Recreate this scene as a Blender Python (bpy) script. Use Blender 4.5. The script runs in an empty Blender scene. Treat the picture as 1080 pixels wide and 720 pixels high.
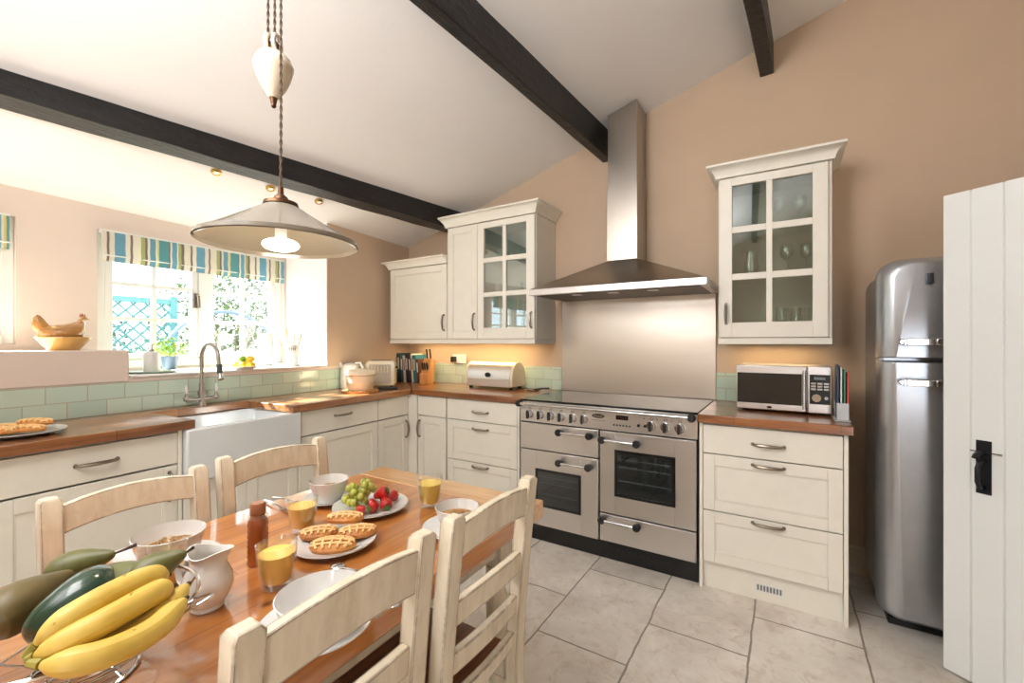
import bpy, bmesh, math, random
from mathutils import Vector, Matrix, Euler
random.seed(7)
PI = math.pi
COL = bpy.context.scene.collection
# ------------------------------------------------------------------ camera constants (measured)
FPX, HY, TH, HC = 460.0, 361.0, math.radians(32.0), 1.26
S_, C_ = math.sin(TH), math.cos(TH)
def zp(x, y, z):
    """where the line of sight through photo pixel x,y meets height z"""
    u = (x-540)/FPX; v = (HY-y)/FPX; d = (z-HC)/v
    return Vector(((-S_+u*C_)*d, (C_+u*S_)*d, z))
def zd(x, y, d):
    u = (x-540)/FPX; v = (HY-y)/FPX
    return Vector(((-S_+u*C_)*d, (C_+u*S_)*d, HC+v*d))
# ------------------------------------------------------------------ materials
def lin(c):
    return tuple(((v/255)/12.92 if v/255 <= .04045 else ((v/255+.055)/1.055)**2.4) for v in c)
class NT:
    def __init__(s, name):
        s.m = bpy.data.materials.new(name); s.m.use_nodes = True
        s.t = s.m.node_tree; s.t.nodes.clear()
        s.out = s.t.nodes.new('ShaderNodeOutputMaterial')
    def n(s, typ, ins=None, **kw):
        nd = s.t.nodes.new('ShaderNode'+typ)
        for k, v in kw.items(): setattr(nd, k, v)
        for k, v in (ins or {}).items():
            sock = nd.inputs[k]
            if isinstance(v, bpy.types.NodeSocket): s.t.links.new(v, sock)
            else:
                if isinstance(v, tuple) and len(v) == 3 and sock.type == 'RGBA': v = (*v, 1)
                sock.default_value = v
        return nd
    def done(s, sh): s.t.links.new(sh, s.out.inputs['Surface']); return s.m
    def coord(s, scale=(1,1,1), rot=(0,0,0), loc=(0,0,0)):
        tc = s.n('TexCoord')
        return s.n('Mapping', {'Vector': tc.outputs['Object'], 'Scale': Vector(scale), 'Rotation': Vector(rot), 'Location': Vector(loc)}).outputs[0]
    def ramp(s, fac, stops, interp='LINEAR'):
        r = s.n('ValToRGB', {'Fac': fac}); cr = r.color_ramp; cr.interpolation = interp
        while len(cr.elements) < len(stops): cr.elements.new(.5)
        for e, (p, c) in zip(cr.elements, stops): e.position = p; e.color = (*c, 1)
        return r.outputs[0]
    def noise(s, vec, scale, detail=4, rough=.6, dist=0):
        return s.n('TexNoise', {'Vector': vec, 'Scale': scale, 'Detail': detail, 'Roughness': rough, 'Distortion': dist}).outputs['Fac']
    def bump(s, h, strength=.2, dist=.01):
        return s.n('Bump', {'Height': h, 'Strength': strength, 'Distance': dist}).outputs[0]
    def mix(s, f, a, b, mode='MIX'):
        m = s.n('MixRGB', {'Fac': f, 'Color1': a, 'Color2': b}, blend_type=mode); return m.outputs[0]
    def bsdf(s, **k):
        ins = {}
        mp = dict(col='Base Color', rough='Roughness', metal='Metallic', coat='Coat Weight', coatr='Coat Roughness', normal='Normal',
                  spec='Specular IOR Level', trans='Transmission Weight', aniso='Anisotropic', coatior='Coat IOR', sss='Subsurface Weight', em='Emission Color', ems='Emission Strength', ior='IOR', sheen='Sheen Weight')
        for a, b in k.items(): ins[mp[a]] = b
        return s.n('BsdfPrincipled', ins).outputs[0]
MC = {}
def plain(name, c, rough=.5, metal=0, coat=0, nscale=30, var=.06, bump=.05, **k):
    if name in MC: return MC[name]
    t = NT(name); v = t.coord(); f = t.noise(v, nscale)
    c = lin(c); a = tuple(x*(1-var) for x in c); b = tuple(min(1, x*(1+var)) for x in c)
    col = t.ramp(f, [(.3, a), (.7, b)])
    kw = dict(col=col, rough=rough, metal=metal, coat=coat)
    if bump: kw['normal'] = t.bump(f, bump, .004)
    kw.update(k)
    MC[name] = t.done(t.bsdf(**kw)); return MC[name]
def wood(name, c1, c2, c3, rough=.4, coat=0, axis='y', scale=1.0, board=.0, knots=False, coatr=.12):
    t = NT(name)
    sc = {'x': (1.2,14,14), 'y': (14,1.2,14), 'z': (14,14,1.2)}[axis]
    v = t.coord(tuple(a*scale for a in sc))
    f = t.noise(v, 2.2, 6, .62, 1.4)
    col = t.ramp(f, [(.28, lin(c1)), (.5, lin(c2)), (.75, lin(c3))])
    big = t.noise(t.coord(tuple(a*scale*.25 for a in sc)), 2.0, 2)
    col = t.mix(t.ramp(big, [(.35, (0,0,0)), (.7, (.45,.45,.45))]), col, lin(c1), 'MULTIPLY')
    if board:
        rot = (0,0,0) if axis == 'x' else (0,0,PI/2)
        b = t.n('TexBrick', {'Vector': t.coord((1,1,1), rot), 'Color1': (.82,.82,.82), 'Color2': (1.1,1.08,1.05), 'Mortar': (.35,.3,.26), 'Scale': 1.0, 'Mortar Size': .0012,
                             'Brick Width': 8*board if knots else 6*board, 'Row Height': board, 'Bias': 0.0})
        col = t.mix(1.0, col, b.outputs['Color'], 'MULTIPLY')
    if knots:
        vo = t.n('TexVoronoi', {'Vector': t.coord((5,3.2,5)), 'Scale': 1.6, 'Randomness': 1.0}).outputs['Distance']
        col = t.mix(t.ramp(vo, [(.03, (1,1,1)), (.10, (0,0,0))]), col, lin((84,34,10)))
    MC[name] = t.done(t.bsdf(col=col, rough=rough, coat=coat, coatr=coatr, coatior=1.7 if coat > .5 else 1.5, normal=t.bump(f, .12, .003))); return MC[name]
def steel(name, c, rough=.28, line=(1,1,60), bump=.25, metal=1.0, aniso=0):
    t = NT(name); v = t.coord(line); f = t.noise(v, 6, 3, .6)
    col = t.ramp(f, [(.3, tuple(x*.93 for x in lin(c))), (.7, lin(c))])
    MC[name] = t.done(t.bsdf(col=col, rough=rough, metal=metal, normal=t.bump(f, bump, .0016), aniso=aniso)); return MC[name]
def glassy(name, tint=(1,1,1), refl=.06, edge=.55, rough=.02):
    t = NT(name)
    lw = t.n('LayerWeight', {'Blend': .35}).outputs['Facing']
    fac = t.n('MapRange', {'Value': lw, 'From Min': 0.0, 'From Max': 1.0, 'To Min': refl, 'To Max': edge}).outputs[0]
    a = t.n('BsdfTransparent', {'Color': tint}).outputs[0]; b = t.n('BsdfGlossy', {'Color': (.95,.97,1), 'Roughness': rough}).outputs[0]
    MC[name] = t.done(t.n('MixShader', {0: fac, 1: a, 2: b}).outputs[0]); return MC[name]

M_cream = plain('cream_cabinet_paint', (236,232,220), .38, nscale=12, var=.02, bump=.02)
M_cream_in = plain('cream_cabinet_interior', (205,205,190), .5, nscale=12, var=.02, bump=0)
def wall_mat(name, c, var=.03):
    t = NT(name); v = t.coord(); f = t.noise(v, 3, 5); g = t.noise(v, 60, 3)
    col = t.ramp(f, [(.3, tuple(x*(1-var) for x in lin(c))), (.7, tuple(x*(1+var) for x in lin(c)))])
    MC[name] = t.done(t.bsdf(col=col, rough=.85, normal=t.bump(t.mix(.5, f, g), .12, .01))); return MC[name]
M_wall = wall_mat('peach_wall_paint', (206,182,156))
M_wallL = wall_mat('pale_wall_paint', (226,212,200))
M_white = wall_mat('white_ceiling_paint', (244,242,240), .01)
M_reveal = wall_mat('white_reveal_paint', (240,238,236), .01)
M_frame = plain('white_window_paint', (240,240,236), .4, var=.01, bump=.02)
M_skirt = plain('white_skirting_paint', (222,205,180), .45, var=.02)
def beam_mat():
    t = NT('black_beam_paint'); v = t.coord((6,1,6)); f = t.noise(v, 5, 6, .65, .6)
    g = t.noise(t.coord((1,1,1)), 28, 5)
    col = t.ramp(f, [(.3, lin((12,12,12))), (.6, lin((26,25,26))), (.8, lin((48,47,50)))])
    MC['beam'] = t.done(t.bsdf(col=col, rough=.42, normal=t.bump(t.mix(.4, f, g), .6, .02))); return MC['beam']
M_beam = beam_mat()
def floor_mat():
    t = NT('limestone_floor')
    v = t.coord((1,1,1), (0,0,PI/2), (0,0,0))
    # boards of stone 0.4 wide running along Y, 0.61 long, half offset
    wob = t.n('TexNoise', {'Vector': v, 'Scale': 9.0, 'Detail': 3.0}).outputs['Color']
    vv = t.n('VectorMath', {0: t.n('VectorMath', {0: wob, 1: Vector((.5,.5,.5))}, operation='SUBTRACT').outputs[0], 1: Vector((.016,.016,0))}, operation='MULTIPLY').outputs[0]
    vs = t.n('VectorMath', {0: v, 1: vv}, operation='ADD').outputs[0]
    vs = t.n('VectorMath', {0: vs, 1: Vector((BRX, BRY, 0))}, operation='ADD').outputs[0]
    b = t.n('TexBrick', {'Vector': vs, 'Color1': (.90,.90,.90), 'Color2': (1.04,1.03,1.02), 'Mortar': (.5,.5,.5), 'Scale': 1.0, 'Mortar Size': .0045, 'Mortar Smooth': .3,
                         'Brick Width': .61, 'Row Height': .4, 'Bias': .0})
    n1 = t.noise(t.coord(), 3.5, 8, .65, .5); n2 = t.noise(t.coord(), 14, 6, .7, 1.0)
    col = t.ramp(n1, [(.28, lin((208,198,186))), (.5, lin((230,223,213))), (.72, lin((244,239,231)))])
    col = t.mix(t.ramp(n2, [(.5, (0,0,0)), (.72, (.45,.45,.45))]), col, lin((178,152,124)))
    col = t.mix(1.0, col, b.outputs['Color'], 'MULTIPLY')
    col = t.mix(b.outputs['Fac'], col, lin((150,140,126)))
    h = t.mix(b.outputs['Fac'], n2, (0,0,0))
    MC['floor'] = t.done(t.bsdf(col=col, rough=.36, spec=.5, normal=t.bump(h, .35, .006))); return MC['floor']
# brick texture: rows along (rotated) y; solve offsets so grouts fall on X=-0.92+0.4k and cross joints at Y=2.29/1.68 (even rows)
BRX, BRY = 0.0, 0.0
def set_brick():
    global BRX, BRY
    # rotation by +90deg: (x,y)->(-y, x): texture u=-Y, w=X ; row lines at w = k*0.4 -> X=-0.92 => shift +0.12 ; 
    BRY = 0.12
    # row index for X in (-0.92,-0.52): w in (-0.8,-0.4) -> row -2 (even, offset 0 rows or .5) ; joints u=-2.29 -> shift
    BRX = 0.155
set_brick()
M_floor = floor_mat()
M_work = wood('oiled_oak_worktop', (120,66,30), (166,104,56), (196,136,84), .3, .6, 'x', .7, .07)
M_worky = wood('oiled_oak_worktop_left', (122,74,40), (166,110,66), (196,144,96), .3, .6, 'x', .7, .07)
M_pine = wood('waxed_pine_table', (164,92,36), (200,130,62), (224,162,94), .28, 1.0, 'y', .6, .15, True, .07)
M_pinex = wood('waxed_pine_table_end', (188,134,80), (218,172,116), (236,198,150), .3, .9, 'x', .6, 0, False, .13)
M_seat = wood('stained_wood_seat', (84,42,18), (128,70,32), (158,92,46), .4, .2, 'x', .8)
M_knife = wood('beech_block', (190,130,70), (214,158,96), (226,176,118), .45, 0, 'z', 1)
M_spoon = wood('pale_wooden_spoon', (200,170,130), (222,196,160), (232,210,180), .6, 0, 'z', 1)
def chair_mat():
    t = NT('worn_cream_chair_paint')
    geo = t.n('NewGeometry'); bev = t.n('Bevel', {'Radius': .007}, samples=8)
    dot = t.n('VectorMath', {0: geo.outputs['Normal'], 1: bev.outputs[0]}, operation='DOT_PRODUCT').outputs['Value']
    edge = t.n('MapRange', {'Value': dot, 'From Min': .998, 'From Max': .94}).outputs[0]
    nz = t.ramp(t.noise(t.coord((4,4,4)), 5, 6, .7), [(.38, (0,0,0)), (.5, (1,1,1))])
    m = t.n('Math', {0: edge, 1: nz}, operation='MULTIPLY').outputs[0]
    st = t.ramp(t.noise(t.coord((30,30,5)), 3, 5, .7), [(.68, (0,0,0)), (.74, (.55,.55,.55))])
    m2 = t.n('Math', {0: m, 1: st}, operation='MAXIMUM').outputs[0]
    f = t.noise(t.coord((10,10,2)), 4, 5)
    col = t.ramp(f, [(.3, lin((208,196,172))), (.7, lin((228,217,196)))])
    pt = t.ramp(t.noise(t.coord((5,5,2)), 4, 6, .7), [(.52, (0,0,0)), (.70, (.30,.30,.30))])
    col = t.mix(pt, col, lin((170,140,104)))
    col = t.mix(m2, col, lin((84,50,26)))
    MC['chair'] = t.done(t.bsdf(col=col, rough=.5, normal=t.bump(f, .15, .004))); return MC['chair']
M_chair = chair_mat()
def tile_mat(name, dy):
    t = NT(name)
    tc = t.n('TexCoord'); sp = t.n('SeparateXYZ', {0: tc.outputs['Object']})
    cv = t.n('CombineXYZ', {0: sp.outputs[0], 1: sp.outputs[2], 2: 0.0}).outputs[0]
    cv = t.n('VectorMath', {0: cv, 1: Vector((dy, 0, 0))}, operation='ADD').outputs[0]
    b = t.n('TexBrick', {'Vector': cv, 'Color1': lin((184,208,192)), 'Color2': lin((202,220,202)), 'Mortar': lin((176,176,160)), 'Scale': 1.0, 'Mortar Size': .0022,
                         'Brick Width': .146, 'Row Height': .0775, 'Mortar Smooth': .1})
    n = t.noise(t.coord(), 22, 3)
    h = t.n('Math', {0: t.n('Math', {0: n, 1: .25}, operation='MULTIPLY').outputs[0], 1: b.outputs['Fac']}, operation='SUBTRACT').outputs[0]
    MC[name] = t.done(t.bsdf(col=b.outputs['Color'], rough=.12, spec=.7, normal=t.bump(h, .35, .006))); return MC[name]
M_tile = tile_mat('sage_glazed_tile', .02)
M_steel = steel('brushed_steel', (224,221,218), .34)
M_steelv = steel('brushed_steel_upright', (178,170,160), .3, (60,60,1))
M_splash = steel('brushed_steel_splashback', (222,214,204), .30, (.15,1,120), .32)
M_chrome = plain('polished_chrome', (210,210,210), .12, 1.0, var=.01, bump=0)
M_brnick = plain('brushed_nickel', (168,164,158), .3, 1.0, var=.03, bump=0)
M_pewter = plain('aged_pewter', (142,132,118), .34, 1.0, var=.1, bump=.1)
M_black = plain('black_enamel', (16,16,17), .25, var=.1, bump=0)
M_blackm = plain('black_matt_plastic', (24,24,25), .5, var=.1)
M_iron = plain('black_iron', (16,20,26), .42, .3, var=.2, bump=.2)
M_hob = plain('black_ceramic_hob', (12,11,11), .13, coat=0, var=.05, bump=0)
M_ovenglass = plain('dark_oven_glass', (20,28,32), .06, coat=1, var=.1, bump=0)
M_fridge = steel('silver_fridge_lacquer', (182,186,192), .30, (3,3,3), .02, .85)
M_fridged = plain('dark_fridge_side', (120,112,108), .4, .6, var=.04, bump=0)
M_plank = plain('pale_door_paint', (228,230,228), .45, nscale=8, var=.012, bump=.03)
M_china = plain('white_china', (222,221,219), .12, coat=.6, var=.01, bump=0)
M_chinag = plain('white_china_jug', (228,224,218), .15, coat=.5, var=.01, bump=0)
M_sink = plain('white_fireclay', (226,230,232), .12, coat=.6, var=.01, bump=0)
M_glass = glassy('clear_glass', (.98,.99,.99), .04, .55)
M_pane = glassy('cabinet_glass', (.76,.82,.78), .13, .7, .015)
M_glassw = glassy('cabinet_glassware', (.93,.96,.95), .12, .9)
M_winpane = glassy('window_glass', (.97,.99,.99), .03, .35)
M_juice = plain('orange_juice', (255,206,104), .4, var=.03, bump=0)
M_juiceY = plain('pineapple_juice', (255,222,104), .4, var=.03, bump=0)
M_honey = plain('honey_amber', (150,72,22), .12, coat=.8, var=.08, bump=0, sss=.1)
M_rope = plain('braided_brown_cord', (92,74,58), .8, nscale=300, var=.3, bump=.6)
M_brass = plain('brass', (200,160,90), .25, 1.0, var=.04, bump=0)
M_bronze = plain('aged_bronze', (96,68,48), .35, .9, var=.15, bump=.1)
M_whitep = plain('white_plastic', (232,232,228), .35, var=.01, bump=0)
M_paper = plain('white_paper', (240,238,234), .9, nscale=80, var=.02, bump=.2)
M_grey = plain('grey_lettering', (120,124,124), .6, var=.02, bump=0)
M_socket = M_whitep

def banana_mat():
    t = NT('banana_skin'); f = t.noise(t.coord(), 9, 4); g = t.noise(t.coord((1,1,1)), 55, 3, .6)
    col = t.ramp(f, [(.3, lin((202,166,62))), (.7, lin((226,198,104)))])
    col = t.mix(t.ramp(g, [(.66, (0,0,0)), (.74, (.8,.8,.8))]), col, lin((120,80,26)))
    MC['ban'] = t.done(t.bsdf(col=col, rough=.42, normal=t.bump(f, .2, .004))); return MC['ban']
M_banana = banana_mat()
M_bantip = plain('banana_stem_green', (158,148,66), .5, var=.15)
M_bantipd = plain('banana_tip_dark', (62,46,28), .7, var=.15)
M_pear = plain('pear_skin', (98,98,48), .42, nscale=18, var=.22, bump=.08)
M_pearb = plain('russet_pear_skin', (104,90,50), .45, nscale=18, var=.22, bump=.08)
M_mango = plain('dark_green_papaya_skin', (34,62,44), .2, coat=.5, nscale=12, var=.3, bump=.04)
M_stem = plain('brown_stem', (58,42,30), .7, var=.2)
M_grape = plain('green_grape', (176,186,84), .22, coat=.3, var=.1, bump=0, sss=.3)
M_straw = plain('strawberry_red', (186,30,26), .28, coat=.4, nscale=120, var=.25, bump=.5)
M_leaf = plain('strawberry_leaf', (76,120,48), .6, var=.2)
def waffle_mat():
    t = NT('golden_waffle'); f = t.noise(t.coord(), 26, 4)
    col = t.ramp(f, [(.3, lin((164,92,34))), (.7, lin((206,142,70)))])
    return t.done(t.bsdf(col=col, rough=.5, normal=t.bump(f, .4, .006)))
M_waffle = waffle_mat()
M_waffle_rib = plain('pale_waffle_rib', (236,196,134), .5, nscale=40, var=.12, bump=.2)
M_muesli = plain('toasted_muesli', (176,136,86), .7, nscale=90, var=.35, bump=.4)
M_hen = plain('honey_glazed_stoneware', (186,134,72), .2, coat=.6, nscale=6, var=.22, bump=.05)
M_henl = plain('pale_glazed_stoneware', (206,162,92), .2, coat=.6, nscale=6, var=.15, bump=.05)
M_foliage = plain('herb_leaf', (150,182,84), .5, var=.25, bump=0, sss=.1)
M_pot = plain('slate_blue_pot', (84,104,124), .45, var=.05)
M_lemon = plain('lemon_yellow', (240,200,60), .4, nscale=60, var=.08, bump=.2)
M_lime = plain('lime_green', (130,176,60), .4, nscale=60, var=.08, bump=.2)
M_traym = plain('pale_green_tray', (186,206,186), .3, var=.03)
M_crock = plain('cream_enamel_crock', (238,224,196), .3, coat=.3, var=.02, bump=0)
M_toaster = plain('cream_toaster_enamel', (232,222,194), .3, coat=.3, var=.02, bump=0)
M_crumb = plain('golden_pastry', (226,170,96), .55, nscale=40, var=.2, bump=.4)

def blind_mat():
    t = NT('striped_blind_cloth'); tc = t.n('TexCoord'); sp = t.n('SeparateXYZ', {0: tc.outputs['Object']})
    fr = t.n('Math', {0: t.n('Math', {0: sp.outputs[0], 1: .44}, operation='DIVIDE').outputs[0]}, operation='FRACT').outputs[0]
    W = lin((240,236,224)); T = lin((148,138,130)); B = lin((136,184,204)); G = lin((190,196,146)); TE = lin((120,178,184)); Y = lin((232,218,150))
    st = [(0,W),(.05,T),(.075,W),(.13,B),(.25,W),(.30,T),(.325,W),(.42,G),(.47,T),(.50,W),(.53,B),(.60,W),(.62,Y),(.64,TE),(.76,T),(.775,W),(.80,B),(.86,W),(.88,G),(.92,T),(.96,W)]
    col = t.ramp(fr, st, 'CONSTANT')
    w = t.noise(t.coord((200,200,200)), 3, 2)
    d = t.n('BsdfDiffuse', {'Color': col, 'Normal': t.bump(w, .2, .002)}).outputs[0]; tr = t.n('BsdfTranslucent', {'Color': col}).outputs[0]
    return t.done(t.n('MixShader', {0: .45, 1: d, 2: tr}).outputs[0])
M_blind = blind_mat()
def shade_mat():
    t = NT('opal_glass_shade')
    d = t.bsdf(col=lin((134,126,112)), rough=.2, coat=.4); tr = t.n('BsdfTranslucent', {'Color': lin((236,220,196))}).outputs[0]
    return t.done(t.n('MixShader', {0: .06, 1: d, 2: tr}).outputs[0])
M_shade = shade_mat()
M_ceramic = plain('cream_glazed_weight', (222,208,184), .22, coat=.5, var=.03, bump=0)
def emis(name, c, s):
    t = NT(name); return t.done(t.n('Emission', {'Color': lin(c), 'Strength': s}).outputs[0])
M_bulb = emis('glowing_bulb', (255,238,214), 7.0)
M_display = plain('dark_display', (20,14,14), .2, var=.1, bump=0)

# ------------------------------------------------------------------ mesh builder
class G:
    def __init__(s): s.b = bmesh.new()
    def verts(s, vs, mat=None):
        return [s.b.verts.new(mat @ Vector(v) if mat else Vector(v)) for v in vs]
    def face(s, vs):
        try: return s.b.faces.new(vs)
        except ValueError: return None
    def box(s, x0, x1, y0, y1, z0, z1, m=None):
        v = s.verts([(x0,y0,z0),(x1,y0,z0),(x1,y1,z0),(x0,y1,z0),(x0,y0,z1),(x1,y0,z1),(x1,y1,z1),(x0,y1,z1)], m)
        for f in ((3,2,1,0),(4,5,6,7),(0,1,5,4),(1,2,6,5),(2,3,7,6),(3,0,4,7)): s.face([v[i] for i in f])
        return s
    def hexa(s, pts):
        v = s.verts(pts)
        for f in ((3,2,1,0),(4,5,6,7),(0,1,5,4),(1,2,6,5),(2,3,7,6),(3,0,4,7)): s.face([v[i] for i in f])
        return s
    def prism(s, poly, a0, a1, ax='y', m=None):
        """poly in the plane normal to axis ax, extruded a0..a1"""
        def P(p, a):
            return {'x': (a,p[0],p[1]), 'y': (p[0],a,p[1]), 'z': (p[0],p[1],a)}[ax]
        A = s.verts([P(p, a0) for p in poly], m); B = s.verts([P(p, a1) for p in poly], m)
        n = len(poly); s.face(A); s.face(B[::-1])
        for i in range(n): s.face([A[i], B[i], B[(i+1)%n], A[(i+1)%n]])
        return s
    def lathe(s, prof, c=(0,0,0), n=32, m=None, sx=1, sy=1, closed=False):
        rings = []
        for r, z in prof:
            if r < 1e-6: rings.append(s.verts([(c[0],c[1],c[2]+z)], m))
            else: rings.append(s.verts([(c[0]+r*sx*math.cos(2*PI*i/n), c[1]+r*sy*math.sin(2*PI*i/n), c[2]+z) for i in range(n)], m))
        prs = list(zip(rings, rings[1:]))
        if closed: prs.append((rings[-1], rings[0]))
        for a, b in prs:
            for i in range(n):
                j = (i+1) % n
                if len(a) == 1 and len(b) == 1: continue
                if len(a) == 1: s.face([a[0], b[i], b[j]])
                elif len(b) == 1: s.face([a[i], a[j], b[0]])
                else: s.face([a[i], a[j], b[j], b[i]])
        return s
    def tube(s, pts, r, n=10, m=None, sq=None, cap=True, closed=False):
        pts = [Vector(p) for p in pts]; N = len(pts)
        R = r if callable(r) else (lambda t: r)
        rings = []; prev = None
        for k, p in enumerate(pts):
            if closed: tg = (pts[(k+1)%N]-pts[k-1])
            else: tg = (pts[min(k+1,N-1)]-pts[max(k-1,0)])
            tg.normalize()
            if prev is None:
                up = Vector((0,0,1)) if abs(tg.z) < .9 else Vector((1,0,0))
                a = tg.cross(up).normalized()
            else: a = (prev - tg*prev.dot(tg)).normalized()
            prev = a; b = tg.cross(a)
            rr = R(k/(N-1) if N > 1 else 0)
            e = (1,1) if sq is None else sq
            rings.append(s.verts([p + a*(rr*e[0]*math.cos(2*PI*i/n)) + b*(rr*e[1]*math.sin(2*PI*i/n)) for i in range(n)], m))
        L = list(zip(rings, rings[1:]))
        if closed: L.append((rings[-1], rings[0]))
        for a, b in L:
            for i in range(n): s.face([a[i], a[(i+1)%n], b[(i+1)%n], b[i]])
        if cap and not closed: s.face(rings[0][::-1]); s.face(rings[-1])
        return s
    def cyl(s, p0, p1, r, r1=None, n=20, m=None):
        r1 = r if r1 is None else r1
        return s.tube([p0, p1], lambda t: r+(r1-r)*t, n, m)
    def ball(s, c, r, n=16, m=None):
        r = r if isinstance(r, (tuple, list)) else (r,r,r)
        K = max(6, n//2)
        rings = []
        for k in range(K+1):
            ph = PI*k/K
            if k in (0, K): rings.append(s.verts([(c[0],c[1],c[2]-r[2]*math.cos(ph))], m))
            else: rings.append(s.verts([(c[0]+r[0]*math.sin(ph)*math.cos(2*PI*i/n), c[1]+r[1]*math.sin(ph)*math.sin(2*PI*i/n), c[2]-r[2]*math.cos(ph)) for i in range(n)], m))
        for a, b in zip(rings, rings[1:]):
            for i in range(n):
                j = (i+1)%n
                if len(a) == 1: s.face([a[0], b[j], b[i]])
                elif len(b) == 1: s.face([a[i], a[j], b[0]])
                else: s.face([a[i], a[j], b[j], b[i]])
        return s
    def make(s, name, mat, parent=None, bev=0, smooth=True, loc=None, rotz=0, **tags):
        bmesh.ops.recalc_face_normals(s.b, faces=s.b.faces[:])
        me = bpy.data.meshes.new(name); s.b.to_mesh(me); s.b.free()
        me.materials.append(mat)
        if smooth:
            for p in me.polygons: p.use_smooth = True
            me.set_sharp_from_angle(angle=math.radians(38))
        o = bpy.data.objects.new(name, me); COL.objects.link(o)
        if parent: o.parent = parent
        if loc is not None: o.location = loc
        if rotz: o.rotation_euler = (0,0,rotz)
        if bev:
            md = o.modifiers.new('bevel', 'BEVEL'); md.width = bev; md.segments = 2; md.limit_method = 'ANGLE'; md.angle_limit = math.radians(50); md.harden_normals = False
        for k, v in tags.items(): o[k] = v
        return o
def thing(name, label, cat, loc=(0,0,0), rotz=0, group=None, rot=None):
    o = bpy.data.objects.new(name, None); COL.objects.link(o); o.location = loc
    o.rotation_euler = rot if rot else (0,0,rotz); o.empty_display_size = .05
    o['label'] = label; o['category'] = cat
    if group: o['group'] = group
    return o
def struct(name, g, mat, parent=None, bev=0, **k):
    o = g.make(name, mat, parent, bev, **k)
    if not parent: o['kind'] = 'structure'
    return o
def arc(n, a0, a1, f): return [f(a0+(a1-a0)*i/n) for i in range(n+1)]

# ------------------------------------------------------------------ frames
SK = .068
L0 = Vector((-3.06+SK*3.03, 0, 0)); LR = PI/2 + math.atan(SK)
def lw(sx, dy, z=0):       # point in the left-wall frame (s along the wall, d outward, z)
    r = Matrix.Rotation(LR, 4, 'Z'); return L0 + r @ Vector((sx, dy, z))
WY = 3.03                  # back wall plane
def cz(x): return 3.155 + .295*(x-.292)   # ceiling height at world x
# ------------------------------------------------------------------ room shell
XR, YB = 1.45, -2.6
g = G(); g.box(-4.0, XR+.1, YB-.1, WY+.1, -.1, 0); struct('floor', g, M_floor)
# back wall
g = G(); g.prism([(-4.0,0),(XR,0),(XR,cz(XR)),(-4.0,cz(-4.0))], WY, WY+.12, 'y'); struct('wall_back', g, M_wall)
g = G(); g.prism([(YB,0),(WY,0),(WY,cz(XR)),(YB,cz(XR))], XR, XR+.12, 'x'); struct('wall_right', g, M_wall)
g = G(); ap = (.85, 1.4, .0, 2.0)   # opening added in the unseen rear wall to let in fill light
g.prism([(-4.0,0),(ap[0],0),(ap[0],cz(ap[0])),(-4.0,cz(-4.0))], YB-.12, YB, 'y')
g.prism([(ap[1],0),(XR,0),(XR,cz(XR)),(ap[1],cz(ap[1]))], YB-.12, YB, 'y')
g.prism([(ap[0],2.0),(ap[1],2.0),(ap[1],cz(ap[1])),(ap[0],cz(ap[0]))], YB-.12, YB, 'y'); struct('wall_rear', g, M_wall)
g = G(); g.prism([(-3.76,cz(-3.76)),(XR+.12,cz(XR+.12)),(XR+.12,cz(XR+.12)+.12),(-3.76,cz(-3.76)+.12)], YB-.12, WY+.12, 'y'); struct('ceiling', g, M_white)
# left wall: low part under the sill, alcove return, recessed window wall
D = .5
Z_SILL, Z_LEDGE, S_LEDGE, S_RET = 1.075, 1.22, .877, 2.108
wl = G(); wl.box(-2.7, 3.06, 0, D, 0, Z_SILL-.0)
struct('wall_left', wl, M_wallL, loc=L0, rotz=LR)
g = G(); g.box(S_RET, 3.3, 0, D+.02, Z_SILL, 2.6); struct('wall_alcove', g, M_wall, loc=L0, rotz=LR)
g = G(); g.box(S_RET-.006, S_RET-.0005, .002, D-.01, Z_SILL+.001, 2.20); struct('trim_1', g, M_reveal, loc=L0, rotz=LR)
g = G(); g.box(-2.7, S_LEDGE, -.004, D, Z_SILL-.02, Z_LEDGE); struct('trim_2', g, M_wallL, loc=L0, rotz=LR, bev=.006)
g = G(); g.box(S_LEDGE+.001, S_RET-.007, -.012, D-.001, Z_SILL-.0, Z_SILL+.012); struct('trim_3', g, M_reveal, loc=L0, rotz=LR, bev=.004)
ZS = Z_SILL+.012
# window wall with two openings
W2 = (.915, 2.085, 1.10, 1.925); W1 = (-.62, .592, 1.25, 1.915)
g = G(); T0, T1 = D, D+.2
g.box(-2.7, 3.2, T0, T1, 1.0, 1.10-.001); 
g.box(W2[1], 3.2, T0, T1, 1.10, 2.15); g.box(W1[1], W2[0], T0, T1, 1.10, 2.15); g.box(-2.7, W1[0], T0, T1, 1.10, 2.15)
g.box(W1[0], W1[1], T0, T1, 1.10, W1[2]); g.box(W1[0], W1[1], T0, T1, W1[3], 2.15); g.box(W2[0], W2[1], T0, T1, W2[3], 2.15)
struct('wall_window', g, M_wallL, loc=L0, rotz=LR)

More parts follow.
